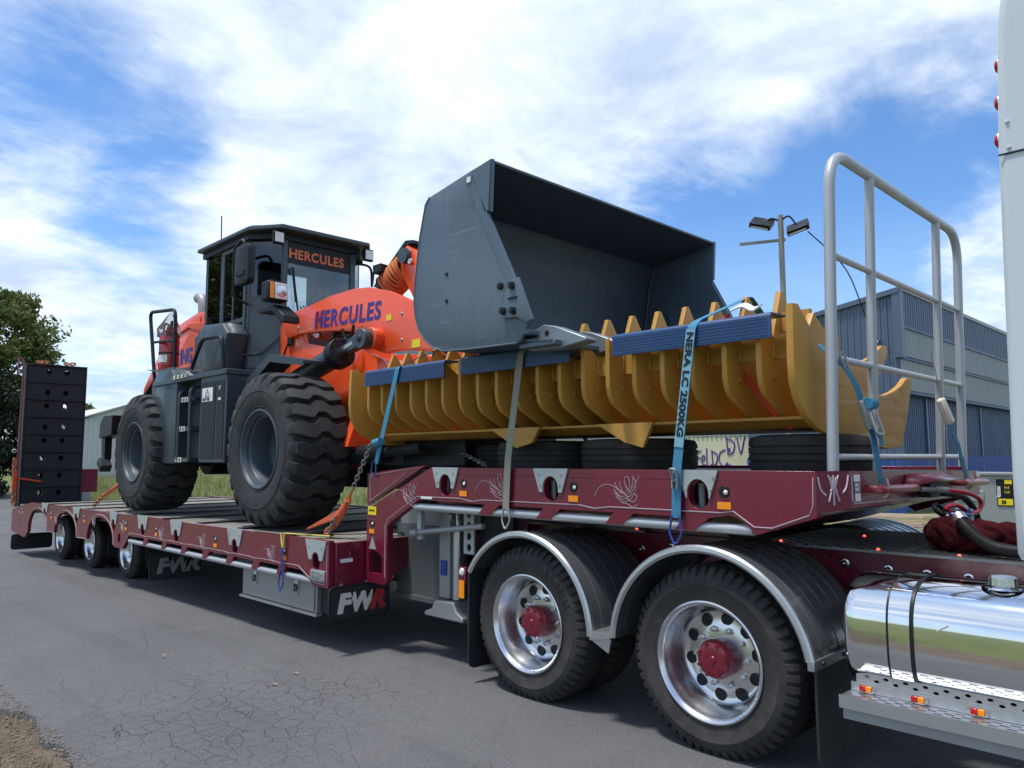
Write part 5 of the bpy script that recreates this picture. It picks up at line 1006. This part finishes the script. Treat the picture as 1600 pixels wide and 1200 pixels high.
# headlamp, mirrors
hl=MB().box(-8.10,-7.92,3.96,4.22,3.385,3.62).build('headlamp',blacksteel,LD,bevel=.03); 
MB().box(-7.919,-7.910,3.985,4.035,3.41,3.595).build('indicator_lens',amber,hl,bevel=.01); MB().box(-7.919,-7.908,4.042,4.20,3.41,3.595).build('lamp_lens',lens,hl,bevel=.01); MB().lathe([(.0,.01),(.03,.008),(.07,.0)],(-7.905,4.12,3.50),'x',16).build('reflector_bowl',chrome,hl)
MB().prism([(-8.36,3.30),(-8.34,3.35),(-7.98,3.35),(-7.74,3.20),(-7.72,3.12),(-7.80,3.12),(-8.02,3.28)],'xz',4.06,4.26).build('lamp_bracket',black,LD,bevel=.01)
mr=plate('mirror',[rrect(-8.72,-8.40,3.68,4.12,.05)],'xz',3.93,4.03,black,LD,bev=.02)
MB().box(-8.66,-8.46,3.915,3.929,3.76,3.84).build('mirror_recess',blacksteel,mr,bevel=.01); MB().tube(fillet([(-8.86,4.18,3.50),(-8.86,3.98,3.55),(-8.84,3.97,4.14),(-8.60,3.97,4.24),(-8.55,3.98,4.08)],.08),.018,8).build('mirror_arm',black,mr)
mr=plate('mirror',[rrect(6.10,6.30,3.72,4.16,.04)],'yz',-8.93,-8.83,black,LD,bev=.02); MB().tube(fillet([(-8.90,5.75,4.30),(-8.88,5.98,4.30),(-8.88,6.0,3.9),(-8.88,6.0,3.5)],.1),.018,8).build('mirror_arm',black,mr); MB().tube(fillet([(-8.88,6.0,4.05),(-8.88,6.02,4.25),(-8.88,6.22,4.25),(-8.88,6.24,4.10)],.07),.018,8).build('mirror_arm',black,mr)
MB().tube([(-8.56,4.60,3.98),(-8.55,4.72,3.20)],.012,6).tube([(-8.56,4.60,3.98),(-8.56,4.66,3.55)],.018,5).tube([(-8.56,4.72,3.5),(-8.54,4.95,3.14)],.009,5).tube([(-8.56,4.76,3.52),(-8.54,5.02,3.14)],.009,5).build('wiper',black,LD)
MB().tube([(-9.10+.17*math.cos(t*.314),5.0+.2*math.sin(t*.314),3.36+.10*math.cos(t*.314)) for t in range(20)],.016,6,True).tube([(-9.25,5,3.3),(-9.1,4.83,3.36),(-9.1,5.17,3.36)],.012,5).build('steering_wheel',black,LD); MB().cyl((-8.85,5,2.7),(-9.12,5,3.36),.05,n=10).build('steering_column',black,LD)
MB().box(-9.95,-9.50,4.75,5.25,3.0,3.15).prism([(-10.05,3.1),(-9.9,3.1),(-9.98,3.85),(-10.12,3.85)],'xz',4.75,5.25).build('driver_seat',black,LD,bevel=.04)
MB().cyl((-8.45,4.86,3.14),(-8.40,4.86,3.14),.04,n=12).build('work_lamp',lens,LD)
# bucket
bp_pts=[(-3.74,3.67),(-4.43,3.565),(-4.475,3.52),(-4.54,3.29),(-4.60,2.92),(-4.605,2.78),(-4.59,2.68),(-4.55,2.58),(-4.47,2.485),(-4.37,2.42),(-4.26,2.385),(-3.96,2.37),(-3.50,2.36),(-3.22,2.335)]
def offs(pts,d):
    out=[]
    for i,p in enumerate(pts):
        a=Vector(pts[max(i-1,0)]); b=Vector(pts[min(i+1,len(pts)-1)]); t=(b-a).normalized(); out.append((p[0]-t.y*d,p[1]+t.x*d))
    return out
inn=offs(bp_pts,.022)
bnseam=None
for x in (-11.62,-10.62): MB().box(x-.004,x+.004,4.312,4.319,2.0,3.42 if x<-11 else 3.6).build('panel_gap',black,bn)
MB().box(-12.5,-10.3,4.312,4.319,2.70,2.708).build('panel_gap',black,bn)
for x in (-12.3,-11.9,-11.2,-10.8): MB().lathe([(0,-.010),(.012,-.008),(.016,0)],(x,4.318,2.62),'y',8).build('bonnet_bolt',galvd,bn)
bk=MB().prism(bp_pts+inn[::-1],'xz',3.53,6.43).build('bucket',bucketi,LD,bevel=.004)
for yy in (3.499,6.46): MB().tube([(a,yy,b) for a,b in offs(bp_pts,-.006)[1:-1]],.008,6).build('weld_bead',bucketm,bk)
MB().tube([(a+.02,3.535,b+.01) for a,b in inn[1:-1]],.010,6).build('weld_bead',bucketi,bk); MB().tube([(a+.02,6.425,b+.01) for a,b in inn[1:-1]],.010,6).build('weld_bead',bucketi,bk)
sidep=[(-3.745,3.672),(-3.95,3.645),(-4.425,3.568),(-4.478,3.525),(-4.545,3.29),(-4.605,2.92),(-4.61,2.78),(-4.595,2.675),(-4.555,2.575),(-4.475,2.48),(-4.372,2.414),(-4.262,2.379),(-3.96,2.362),(-3.50,2.355),(-3.47,2.37),(-3.38,2.50),(-3.48,2.70),(-3.80,3.31),(-3.765,3.31)]
for y in (3.497,6.43): sp_=plate('bucket_side',[sidep],'xz',y,y+.033,bucketm,bk,bev=.004)
for yy in (3.488,6.463):
    plate('side_stiffener',[[(-3.80,3.31),(-3.945,3.638),(-3.745,3.67),(-3.768,3.31)]],'xz',yy,yy+.009,bucketm,bk)
    plate('side_edge',[[(-3.95,3.62),(-3.36,2.49),(-3.42,2.47),(-4.02,3.60)]],'xz',yy,yy+.009,bucketm,bk)
wp=plate('wear_plate',[[(-3.55,2.77),(-3.46,2.78),(-3.335,2.49),(-3.38,2.475),(-3.47,2.52),(-3.60,2.53),(-3.63,2.60)]],'xz',3.470,3.487,galvd if 0 else bucketm,bk,bev=.003)
for x,z in ((-3.62,2.745),(-3.515,2.735),(-3.60,2.575),(-3.505,2.565)): MB().cyl((x,3.47,z),(x,3.452,z),.028,n=6).cyl((x,3.452,z),(x,3.445,z),.015,n=8).build('wear_bolt',blacksteel,bk)
MB().box(-3.55,-3.47,3.462,3.469,2.645,2.658).build('weld_bead',blacksteel,bk)
for x,z in ((-4.22,2.94),(-4.22,2.74),(-3.86,3.38)): MB().cyl((x,3.497,z),(x,3.490,z),.014,n=12).build('side_hole',black,bk)
MB().box(-3.985,-3.945,3.480,3.487,3.56,3.60).build('lifting_mark',stickerw,bk)
MB().box(-3.52,-3.20,3.535,6.425,2.318,2.352).build('cutting_edge',bucketm,bk,bevel=.006)
MB().box(-3.60,-3.40,3.50,3.75,2.40,2.44).build('corner_block',bucketm,bk,bevel=.01)
edgem=M('worn_tooth_steel',(.20,.23,.26),.4,.3,.2,12)
for i in range(8):
    y=3.66+.372*i; ad=MB().prism([(-3.50,2.36),(-3.48,2.43),(-3.36,2.47),(-3.26,2.45),(-3.00,2.345),(-3.00,2.325),(-3.22,2.30),(-3.50,2.31)],'xz',y-.055,y+.055).build('bucket_tooth',edgem,bk,bevel=.008); MB().cyl((-3.33,y-.058,2.41),(-3.33,y+.058,2.41),.018,n=10).build('tooth_pin',black,ad)
MB().box(-4.10,-3.98,6.37,6.425,2.70,2.95).build('inner_gusset',bucketm,bk); MB().prism([(-4.2,3.05),(-4.0,3.05),(-4.0,2.85),(-4.2,2.80)],'xz',6.33,6.36).build('inner_gusset',bucketm,bk)
# ------------------------------------------------------------------ stick rake resting on tyres
RK=thing('stick_rake','ochre yellow steel stick rake lying across tyres on the gooseneck','rake attachment',(-3.86,4.5,1.73))
tine=[(3.85,2.36),(3.85,2.06),(3.862,2.00),(3.90,1.945),(4.20,1.795),(4.45,1.77),(4.45,2.20),(4.36,2.30),(4.29,2.335),(4.135,2.545),(4.11,2.545),(4.035,2.36),(4.0,2.27)]
for i in range(21):
    x=-5.94+.208*i
    if i in (0,20):
        endp=[(3.80,2.40),(3.79,2.10),(3.80,1.98),(3.84,1.90),(3.92,1.82),(4.03,1.765),(4.15,1.735),(4.6,1.69),(5.05,1.655),(5.30,1.67),(5.45,1.90),(5.54,2.10),(5.52,2.13),(5.46,2.125),(5.35,2.065),(5.21,2.02),(5.05,1.985),(4.90,1.975),(4.72,1.985),(4.62,2.02),(4.05,2.38),(3.99,2.30),(3.86,2.405)]
        p=plate('end_plate',[endp]+[stadium(yy,zz,.016,.03,4) for yy,zz in ((4.35,2.0),(4.75,1.93),(4.75,1.73),(5.2,1.95),(5.32,2.03),(5.36,1.85),(5.2,1.72))],'yz',x-.02,x+.02,yellow,RK,bev=.004)
    else:
        tp=tine
        if i==19: tp=tine[:5]+[(4.6,1.76),(5.2,1.95),(5.60,2.20),(5.75,2.36),(5.72,2.39),(5.64,2.385),(5.45,2.29),(5.2,2.22),(4.9,2.20),(4.6,2.25)]+tine[8:]
        p=plate('tine',[tp],'yz',x-.0165,x+.0165,yellow,RK,bev=.003)
        b=MB().cyl((x+.0165,3.985,2.045),(x+.026,3.985,2.045),.020,n=6).cyl((x+.026,3.985,2.045),(x+.034,3.985,2.045),.011,n=8).build('tine_bolt',yellow,p)
        MB().tube([(x+.019,3.995,2.155),(x+.019,3.992,2.20),(x+.019,3.996,2.265)],.010,5).build('weld_bead',yellow,p)
for i in range(20):
    x=-5.94+.208*i; a,b=x+.021 if i==0 else x+.017,x+.208-(.021 if i==19 else .017)
    f=MB().box(a,b,4.0,4.03,2.145,2.275).build('front_bar',yellow,RK); f=MB().box(a,b,4.09,4.12,2.31,2.42).build('back_bar',yellow,RK)
    if i%3==1 or i>17: MB().lathe([(0,-.008),(.008,-.01),(.018,-.004),(.02,0)],((a+b)/2+.03,3.998,2.22),'y',10).build('bar_bolt',yellow,f)
MB().box(-5.92,-1.80,4.42,4.47,1.79,2.3).build('back_plate',yellow,RK); MB().add([(-5.92,4.10,1.812),(-1.80,4.10,1.812),(-1.80,4.22,1.765),(-5.92,4.22,1.765),(-5.92,4.10,1.828),(-1.80,4.10,1.828),(-1.80,4.22,1.80),(-5.92,4.22,1.80)],[(0,1,2,3),(4,7,6,5),(0,4,5,1),(2,6,7,3)]).build('bottom_strip',yellow,RK)
MB().box(-5.92,-1.80,4.22,5.0,1.765,1.79).build('bottom_plate',yellow,RK)
MB().prism([(-4.30,1.825),(-3.78,1.825),(-3.86,1.71),(-4.02,1.675)],'xz',4.005,4.035).build('lifting_ear',yellow,RK); MB().prism([(-3.25,1.825),(-2.80,1.825),(-2.88,1.665),(-3.02,1.70)],'xz',4.005,4.035).build('lifting_ear',yellow,RK)
# tyres under the rake
def flat_tyre(x,y,r,label):
    h=.225; pr=[(r*.55,.03),(r*.58,.005),(r*.80,.0),(r*.95,.012),(r*.985,.035)]
    for k in (.07,.112,.155): pr+=[(r,k-.006),(r-.012,k-.004),(r-.012,k+.004),(r,k+.006)]
    pr+=[(r*.985,h-.035),(r*.95,h-.012),(r*.80,h),(r*.58,h-.005),(r*.55,h-.03)]
    o=MB().lathe(pr,(x,y,1.5065),'z',64,rmod=lambda i,j,q:q-(.006 if (i%2 and 4<=j<=len(pr)-5) else 0)).build('old_tyre',rubber,ang=30); tag(o,label,'tyre','worn tyres packed under the rake'); return o
flat_tyre(-4.16,4.52,.415,'worn black tyre lying flat behind the grey strap, under the rake'); flat_tyre(-3.27,4.50,.415,'worn black tyre lying flat beneath the pointed lug next to the lettered strap')
flat_tyre(-2.00,4.46,.35,'worn black tyre lying flat beside the handrail under the rake end'); flat_tyre(-5.0,4.9,.38,'small worn tyre lying flat at the rear end of the gooseneck deck'); flat_tyre(-4.3,5.70,.45,'worn tyre lying flat at the back edge of the gooseneck deck')
# blue edge protectors
def protector(x0,x1,dz,label):
    V=[];n=10
    mb=MB().prism([(3.785,2.235),(3.785,2.358+dz),(3.80,2.374+dz),(3.97,2.378+dz),(3.97,2.366+dz),(3.805,2.362+dz),(3.797,2.35+dz),(3.797,2.235)],'yz',x0,x1)
    o=mb.build('edge_protector',bluep,bevel=.003); tag(o,label,'edge protector','blue edge protectors on the rake')
    for k in range(6): MB().box(x0+.02,x1-.02,3.7825,3.7845,2.250+.018*k,2.255+.018*k).build('rib',bluep,o)
    return o
protector(-5.70,-4.60,0,'blue plastic edge protector on the rake end nearest the loader wheel'); protector(-4.40,-3.30,0,'dark blue plastic edge protector on the rake below the bucket lip'); protector(-2.94,-1.88,0,'blue plastic edge protector held by the lettered strap')
# straps
def strap(name,label,mat,path,wv,wd,hook=None,group='tie-down straps'):
    t=thing(name,label,'strap',path[0],group); MB().ribbon(fillet(path,.03,4),wv,wd,.004).build('webbing',mat,t)
    return t
def dhook(t,p,mat,axis='x',s=1):
    x,y,z=p; MB().tube(fillet([(x-.018*s,y,z+.06*s),(x-.034*s,y-.004,z-.02*s),(x,y-.012,z-.075*s),(x+.034*s,y-.004,z-.02*s),(x+.018*s,y,z+.06*s)],.025),.0065,6).build('hook',mat,t)
def ratchet(t,p,d,s=1):
    p=Vector(p); d=Vector(d).normalized(); a=MB(); sd_=d.cross(Vector((0,-1,0))).normalized()
    for k in (-1,1): a.obox(p+sd_*(.034*k*s),d,(.20*s,.008,.045*s),(0,-1,0))
    a.build('ratchet_frame',galvd,t); MB().cyl(p-sd_*(.04*s),p+sd_*(.04*s),.022*s,n=12).build('ratchet_spool',strapb,t); MB().tube(fillet([p+d*.05*s-sd_*.045*s,p+d*.15*s-sd_*.05*s+Vector((0,-.03,0)),p+d*.15*s+sd_*.05*s+Vector((0,-.03,0)),p+d*.05*s+sd_*.045*s],.03),.008,6).build('ratchet_handle',galvd,t)
s1=strap('ratchet_strap','plain blue ratchet strap hooked to the gooseneck wedge and over the rake',strapb,[(-5.46,3.755,1.56),(-5.19,3.772,2.36),(-5.18,3.81,2.384),(-5.1,4.15,2.55),(-5.05,5.9,2.0),(-5.05,6.2,1.54)],(1,0,.25),.055); dhook(s1,(-5.485,3.752,1.515),bluep,s=1.1); MB().cyl((-5.465,3.74,1.73),(-5.37,3.74,1.745),.035,n=14).build('webbing_roll',strapb,s1)
s2=strap('ratchet_strap','worn grey strap running from the rope rail up under the bucket',strapg,[(-3.855,3.735,1.245),(-3.83,3.735,1.6),(-3.735,3.772,2.345),(-3.73,3.81,2.384),(-3.70,4.15,2.55),(-4.5,5.9,2.0),(-4.7,6.2,1.54)],(1,0,.1),.062); dhook(s2,(-3.85,3.735,1.195),galvd,s=1.2)
s3=strap('ratchet_strap','pale blue strap lettered with its load rating over the rake',strapb,[(-2.465,3.735,1.26),(-2.45,3.735,1.55),(-2.355,3.772,2.345),(-2.345,3.81,2.386),(-2.2,4.15,2.552),(-2.5,5.9,2.0),(-2.6,6.2,1.54)],(1,0,.1),.060); dhook(s3,(-2.468,3.735,1.20),hoseblue,s=1.25); ratchet(s3,(-2.455,3.72,1.47),(0.05,0,1),.45)
lp=MB().ribbon([(-2.437,3.7345,1.66),(-2.357,3.7675,2.335)],(1,0,.1),.060,.002).build('printed_webbing',M('pale_blue_webbing',(.17,.36,.46),.8,0,.1,25),s3)
dd=Vector((-2.437+2.357,3.7345-3.7675,1.66-2.335)); Lg=dd.length; dd.normalize(); wdv=Vector((1,0,.1)); wdv=(wdv-dd*wdv.dot(dd)).normalized()
p0=Vector((-2.357,3.7665,2.32))
text('lettering','NERA LC 2500KG',.058,lambda a,b,c:tuple(p0+dd*a+wdv*(b-.021)+Vector((0,-.0025-c,0))),black,s3,off=.002,sx=1.36)
s4=strap('ratchet_strap','blue ratchet strap with its ratchet hanging inside the handrail post',strapb,[(-1.52,4.24,1.46),(-1.53,4.19,1.70),(-1.57,4.10,1.97),(-1.60,4.06,2.06),(-1.72,4.0,2.2)],(.15,1,0),.05); dhook(s4,(-1.51,4.25,1.44),galv,s=.8)
MB().tube(fillet([(-1.60,4.04,2.06),(-1.62,4.02,2.14),(-1.62,4.07,2.16),(-1.60,4.08,2.07)],.02),.006,6).build('hook',galvd,s4); fr=Vector((-1.545,4.155,1.83)); MB().obox(fr,(-.05,-.1,.3),(.16,.09,.035),(1,0,0)).build('ratchet_frame',galvd,s4,bevel=.01); MB().cyl(fr+Vector((.02,-.045,.05)),fr+Vector((.02,.045,.05)),.03,n=12).build('ratchet_spool',strapb,s4); MB().tube(fillet([fr+Vector((.03,-.04,0)),fr+Vector((.06,-.03,-.11)),fr+Vector((.06,.06,-.11)),fr+Vector((.03,.05,0))],.02),.007,6).build('ratchet_handle',galv,s4); MB().ribbon([fr+Vector((.02,0,-.05)),fr+Vector((.05,.04,-.13)),fr+Vector((.05,.05,-.17))],(0,1,.2),.05).build('loose_tail',strapb,s4)
s5=strap('ratchet_strap','blue strap with a grubby buckle at the far handrail post',strapb,[(-1.52,5.76,1.46),(-1.53,5.66,1.68),(-1.56,5.60,1.84)],(.1,1,0),.05); dhook(s5,(-1.51,5.77,1.44),galv,s=.8); MB().obox((-1.57,5.57,1.90),(-.1,-.12,.4),(.18,.07,.05),(1,0,0)).build('buckle',cream,s5,bevel=.015); MB().ribbon([(-1.58,5.55,1.98),(-1.62,5.50,2.3)],(0,1,0),.012).build('tail_cord',strapg,s5)
s6=strap('red_strap','red webbing strap slanting down behind the rake tines',strapr,[(-2.28,4.03,2.44),(-2.24,3.99,2.36),(-2.20,4.03,2.10),(-2.02,4.12,1.84),(-1.98,4.20,1.765)],(1,0,.2),.05)
s7=strap('red_strap','short red strap end showing between the rake tines above the blue hook',strapr,[(-5.25,4.02,2.3),(-5.05,4.02,2.0),(-4.85,4.12,1.83)],(1,0,.2),.05); 
rag=MB().ribbon(spline([(-2.22,3.98,2.45),(-2.15,4.0,2.475),(-2.10,4.02,2.45),(-2.05,4.04,2.475)],4),(.3,1,.6),.05,.01).build('rag',white); tag(rag,'crumpled white rag tucked beside the lettered strap on the rake','rag')
# chains and binders
def chain(mb,p0,p1,ln=.055,r=.006,sag=0):
    p0,p1=Vector(p0),Vector(p1); L_=(p1-p0).length; n=max(2,int(L_/(ln*.68)))
    for i in range(n):
        u=(i+.5)/n; c=p0.lerp(p1,u)-Vector((0,0,sag*4*u*(1-u))); d=(p1-p0).normalized(); a=d.orthogonal().normalized(); b=d.cross(a); s=a if i%2 else b
        pts=[c+d*(ln*.5*math.cos(t)*(1 if abs(math.cos(t))>.5 else 1))+s*(ln*.30*math.sin(t)) for t in [6.2832*k/10 for k in range(10)]]
        mb.tube(pts,r,5,True)
    return mb
t=thing('load_chain','steel chain with an orange lever binder beside the loader front wheel','chain',(-6.03,3.72,.92))
chain(MB(),(-5.50,3.74,1.75),(-5.74,3.70,1.32)).build('upper_chain',chainm,t); chain(MB(),(-5.93,3.68,1.06),(-6.05,3.68,.93)).build('lower_chain',chainm,t); chain(MB(),(-5.74,3.70,1.32),(-5.80,3.69,1.22),.06,.008).build('binder_hook',orangeb,t)
chain(MB(),(-5.90,3.64,1.10),(-6.0,3.63,.96),.055,.007).build('wrapped_chain',chainm,t); chain(MB(),(-6.0,3.63,.97),(-6.07,3.72,.925),.055,.007).build('wrapped_chain',chainm,t)
MB().cyl((-5.78,3.69,1.24),(-5.95,3.68,1.03),.026,n=12).cyl((-5.83,3.69,1.18),(-5.90,3.68,1.10),.036,n=12).build('binder_barrel',orangeb,t)
MB().prism([(-5.86,1.17),(-5.90,1.08),(-6.45,.945),(-6.43,.965)],'xz',3.665,3.695).build('binder_lever',orangeb,t,bevel=.006); MB().tube(fillet([(-5.98,3.67,1.0),(-6.07,3.66,.97),(-6.09,3.66,.93),(-6.0,3.66,.93)],.03),.02,8).build('binder_hook',orangeb,t)
t=thing('load_chain','rusty orange chain between the loader wheels on the deck','chain',(-9.3,5.3,.9)); chain(MB(),(-9.1,5.45,1.62),(-9.0,5.35,1.22),.09,.014).build('upper_chain',chaino,t); MB().cyl((-9.04,5.42,1.50),(-9.02,5.38,1.30),.03,n=10).build('binder_barrel',orangeb,t); chain(MB(),(-9.0,5.35,1.22),(-8.97,5.3,.93),.06,.010).build('lower_chain',chainm,t)
t=thing('load_chain','orange chain binder running from the deck to behind the loader rear wheel','chain',(-13.6,3.9,.9)); MB().cyl((-12.05,3.95,1.35),(-12.9,3.85,1.05),.03,n=10).build('binder_barrel',orangeb,t); chain(MB(),(-11.7,4.0,1.48),(-12.05,3.95,1.35),.07,.012).build('upper_chain',chaino,t); chain(MB(),(-12.9,3.85,1.05),(-13.2,3.80,.88),.07,.012).build('lower_chain',chaino,t); MB().prism([(-12.1,1.35),(-12.3,1.32),(-12.0,1.12),(-11.85,1.10)],'xz',3.86,3.89).build('binder_lever',orangeb,t)
t=thing('load_chain','thin steel chain under the rake at the rear of the gooseneck','chain',(-4.9,4.6,1.55)); chain(MB(),(-5.35,4.45,1.72),(-4.72,4.35,1.54),.05,.006).build('links',chainm,t)
t=thing('ramp_chain','rusty chain with an orange hook hanging on the ramp edge','chain',(-16.2,3.3,1.0)); chain(MB(),(-16.19,3.31,1.62),(-16.19,3.33,.80),.10,.016).build('links',chaino,t); MB().tube(fillet([(-16.15,3.38,1.26),(-16.18,3.50,1.25),(-16.2,3.75,1.20)],.03),.018,6).cyl((-16.18,3.33,1.05),(-16.18,3.33,1.40),.04,n=8).build('hook_strap',strapr,t); MB().lathe([(.03,-.03),(.04,0),(.03,.03),(.02,0)],(-16.19,3.30,1.76),'x',12,closed=True).build('shackle',galv,t)
t=thing('ramp_top_chain','rusty chain heaped along the top of the ramp','chain',(-16.3,3.9,3.38))
for y0 in (3.60,4.05): chain(MB(),(-16.30,y0,3.40),(-16.30,y0+.20,3.41),.10,.016,-.03).build('links',chaino,t)
# small blue strap with yellow cord over the deck edge
t=thing('deck_strap','short blue strap with a yellow cord hung over the deck edge above the toolbox','strap',(-6.42,3.40,.6)); MB().ribbon([(-6.40,3.405,.80),(-6.40,3.405,.58),(-6.40,3.42,.55)],(1,0,0),.035).build('webbing',hoseblue,t); MB().tube(fillet([(-6.43,3.41,.94),(-6.41,3.405,.86),(-6.38,3.405,.80),(-6.37,3.41,.94)],.02),.010,6).tube([(-6.40,3.42,.935),(-5.95,3.62,.925)],.008,5).build('yellow_cord',M('yellow_cord',(.55,.45,.10),.8),t); dhook(t,(-6.39,3.40,.52),hoseblue,s=1.3)
MB().ribbon([(-6.2,3.5,.93),(-5.9,3.75,.935),(-5.62,4.4,.93)],(.8,-.5,0),.05).build('slack_webbing',black,t)
# fire extinguisher on the loader platform
t=thing('fire_extinguisher','red fire extinguisher in plastic wrap strapped inside the loader handrail','fire extinguisher',(-10.75,3.95,2.78))
MB().lathe([(0,0),(.125,.0),(.13,.02),(.13,.50),(.115,.56),(.05,.60),(.035,.66),(0,.66)],(-10.75,3.95,2.78),'z',24).build('cylinder',redx,t); 
for z in (2.90,3.05,3.20): MB().lathe([(.131,-.012),(.1345,-.012),(.1345,.012),(.131,.012)],(-10.75,3.95,z),'z',24).build('band',black if z==3.05 else redx,t)
lb=MB().grid(lambda u,v:(-10.75+.1335*math.cos(R(-150+120*u)),3.95+.1335*math.sin(R(-150+120*u)),2.92+.10*v),8,1).build('label',stickerw,t,recalc=False)
MB().tube(fillet([(-10.75,3.95,3.44),(-10.62,3.93,3.50),(-10.60,3.92,3.40)],.04),.014,6).tube(fillet([(-10.75,3.95,3.44),(-10.88,3.93,3.50),(-10.90,3.92,3.38)],.04),.014,6).build('valve',blacksteel,t)
wrapm=glassm('clear_wrap',(.80,.80,.78),.25); MB().lathe([(.14,.5),(.15,.62),(.10,.72),(.03,.82),(.0,.86)],(-10.75,3.95,2.78),'z',9,rmod=lambda i,j,r_:r_*(1+.15*math.sin(i*2.3+j))).build('plastic_wrap',wrapm,t)
# litter on the road
for i,(x,y) in enumerate(((-5.35,2.95),(-6.6,2.45),(-5.2,2.7))):
    o=MB().grid(lambda u,v:(x+.05*u+.01*v,y+.02*v+.01*u,.008+.012*math.sin(3*u)),4,2).build('dead_leaf',leafmat('dead_leaf_%d'%i,(.30,.26,.17),(.40,.35,.24)),recalc=False); tag(o,'small pale dead leaf lying on the asphalt','leaf','dead leaves on the road')
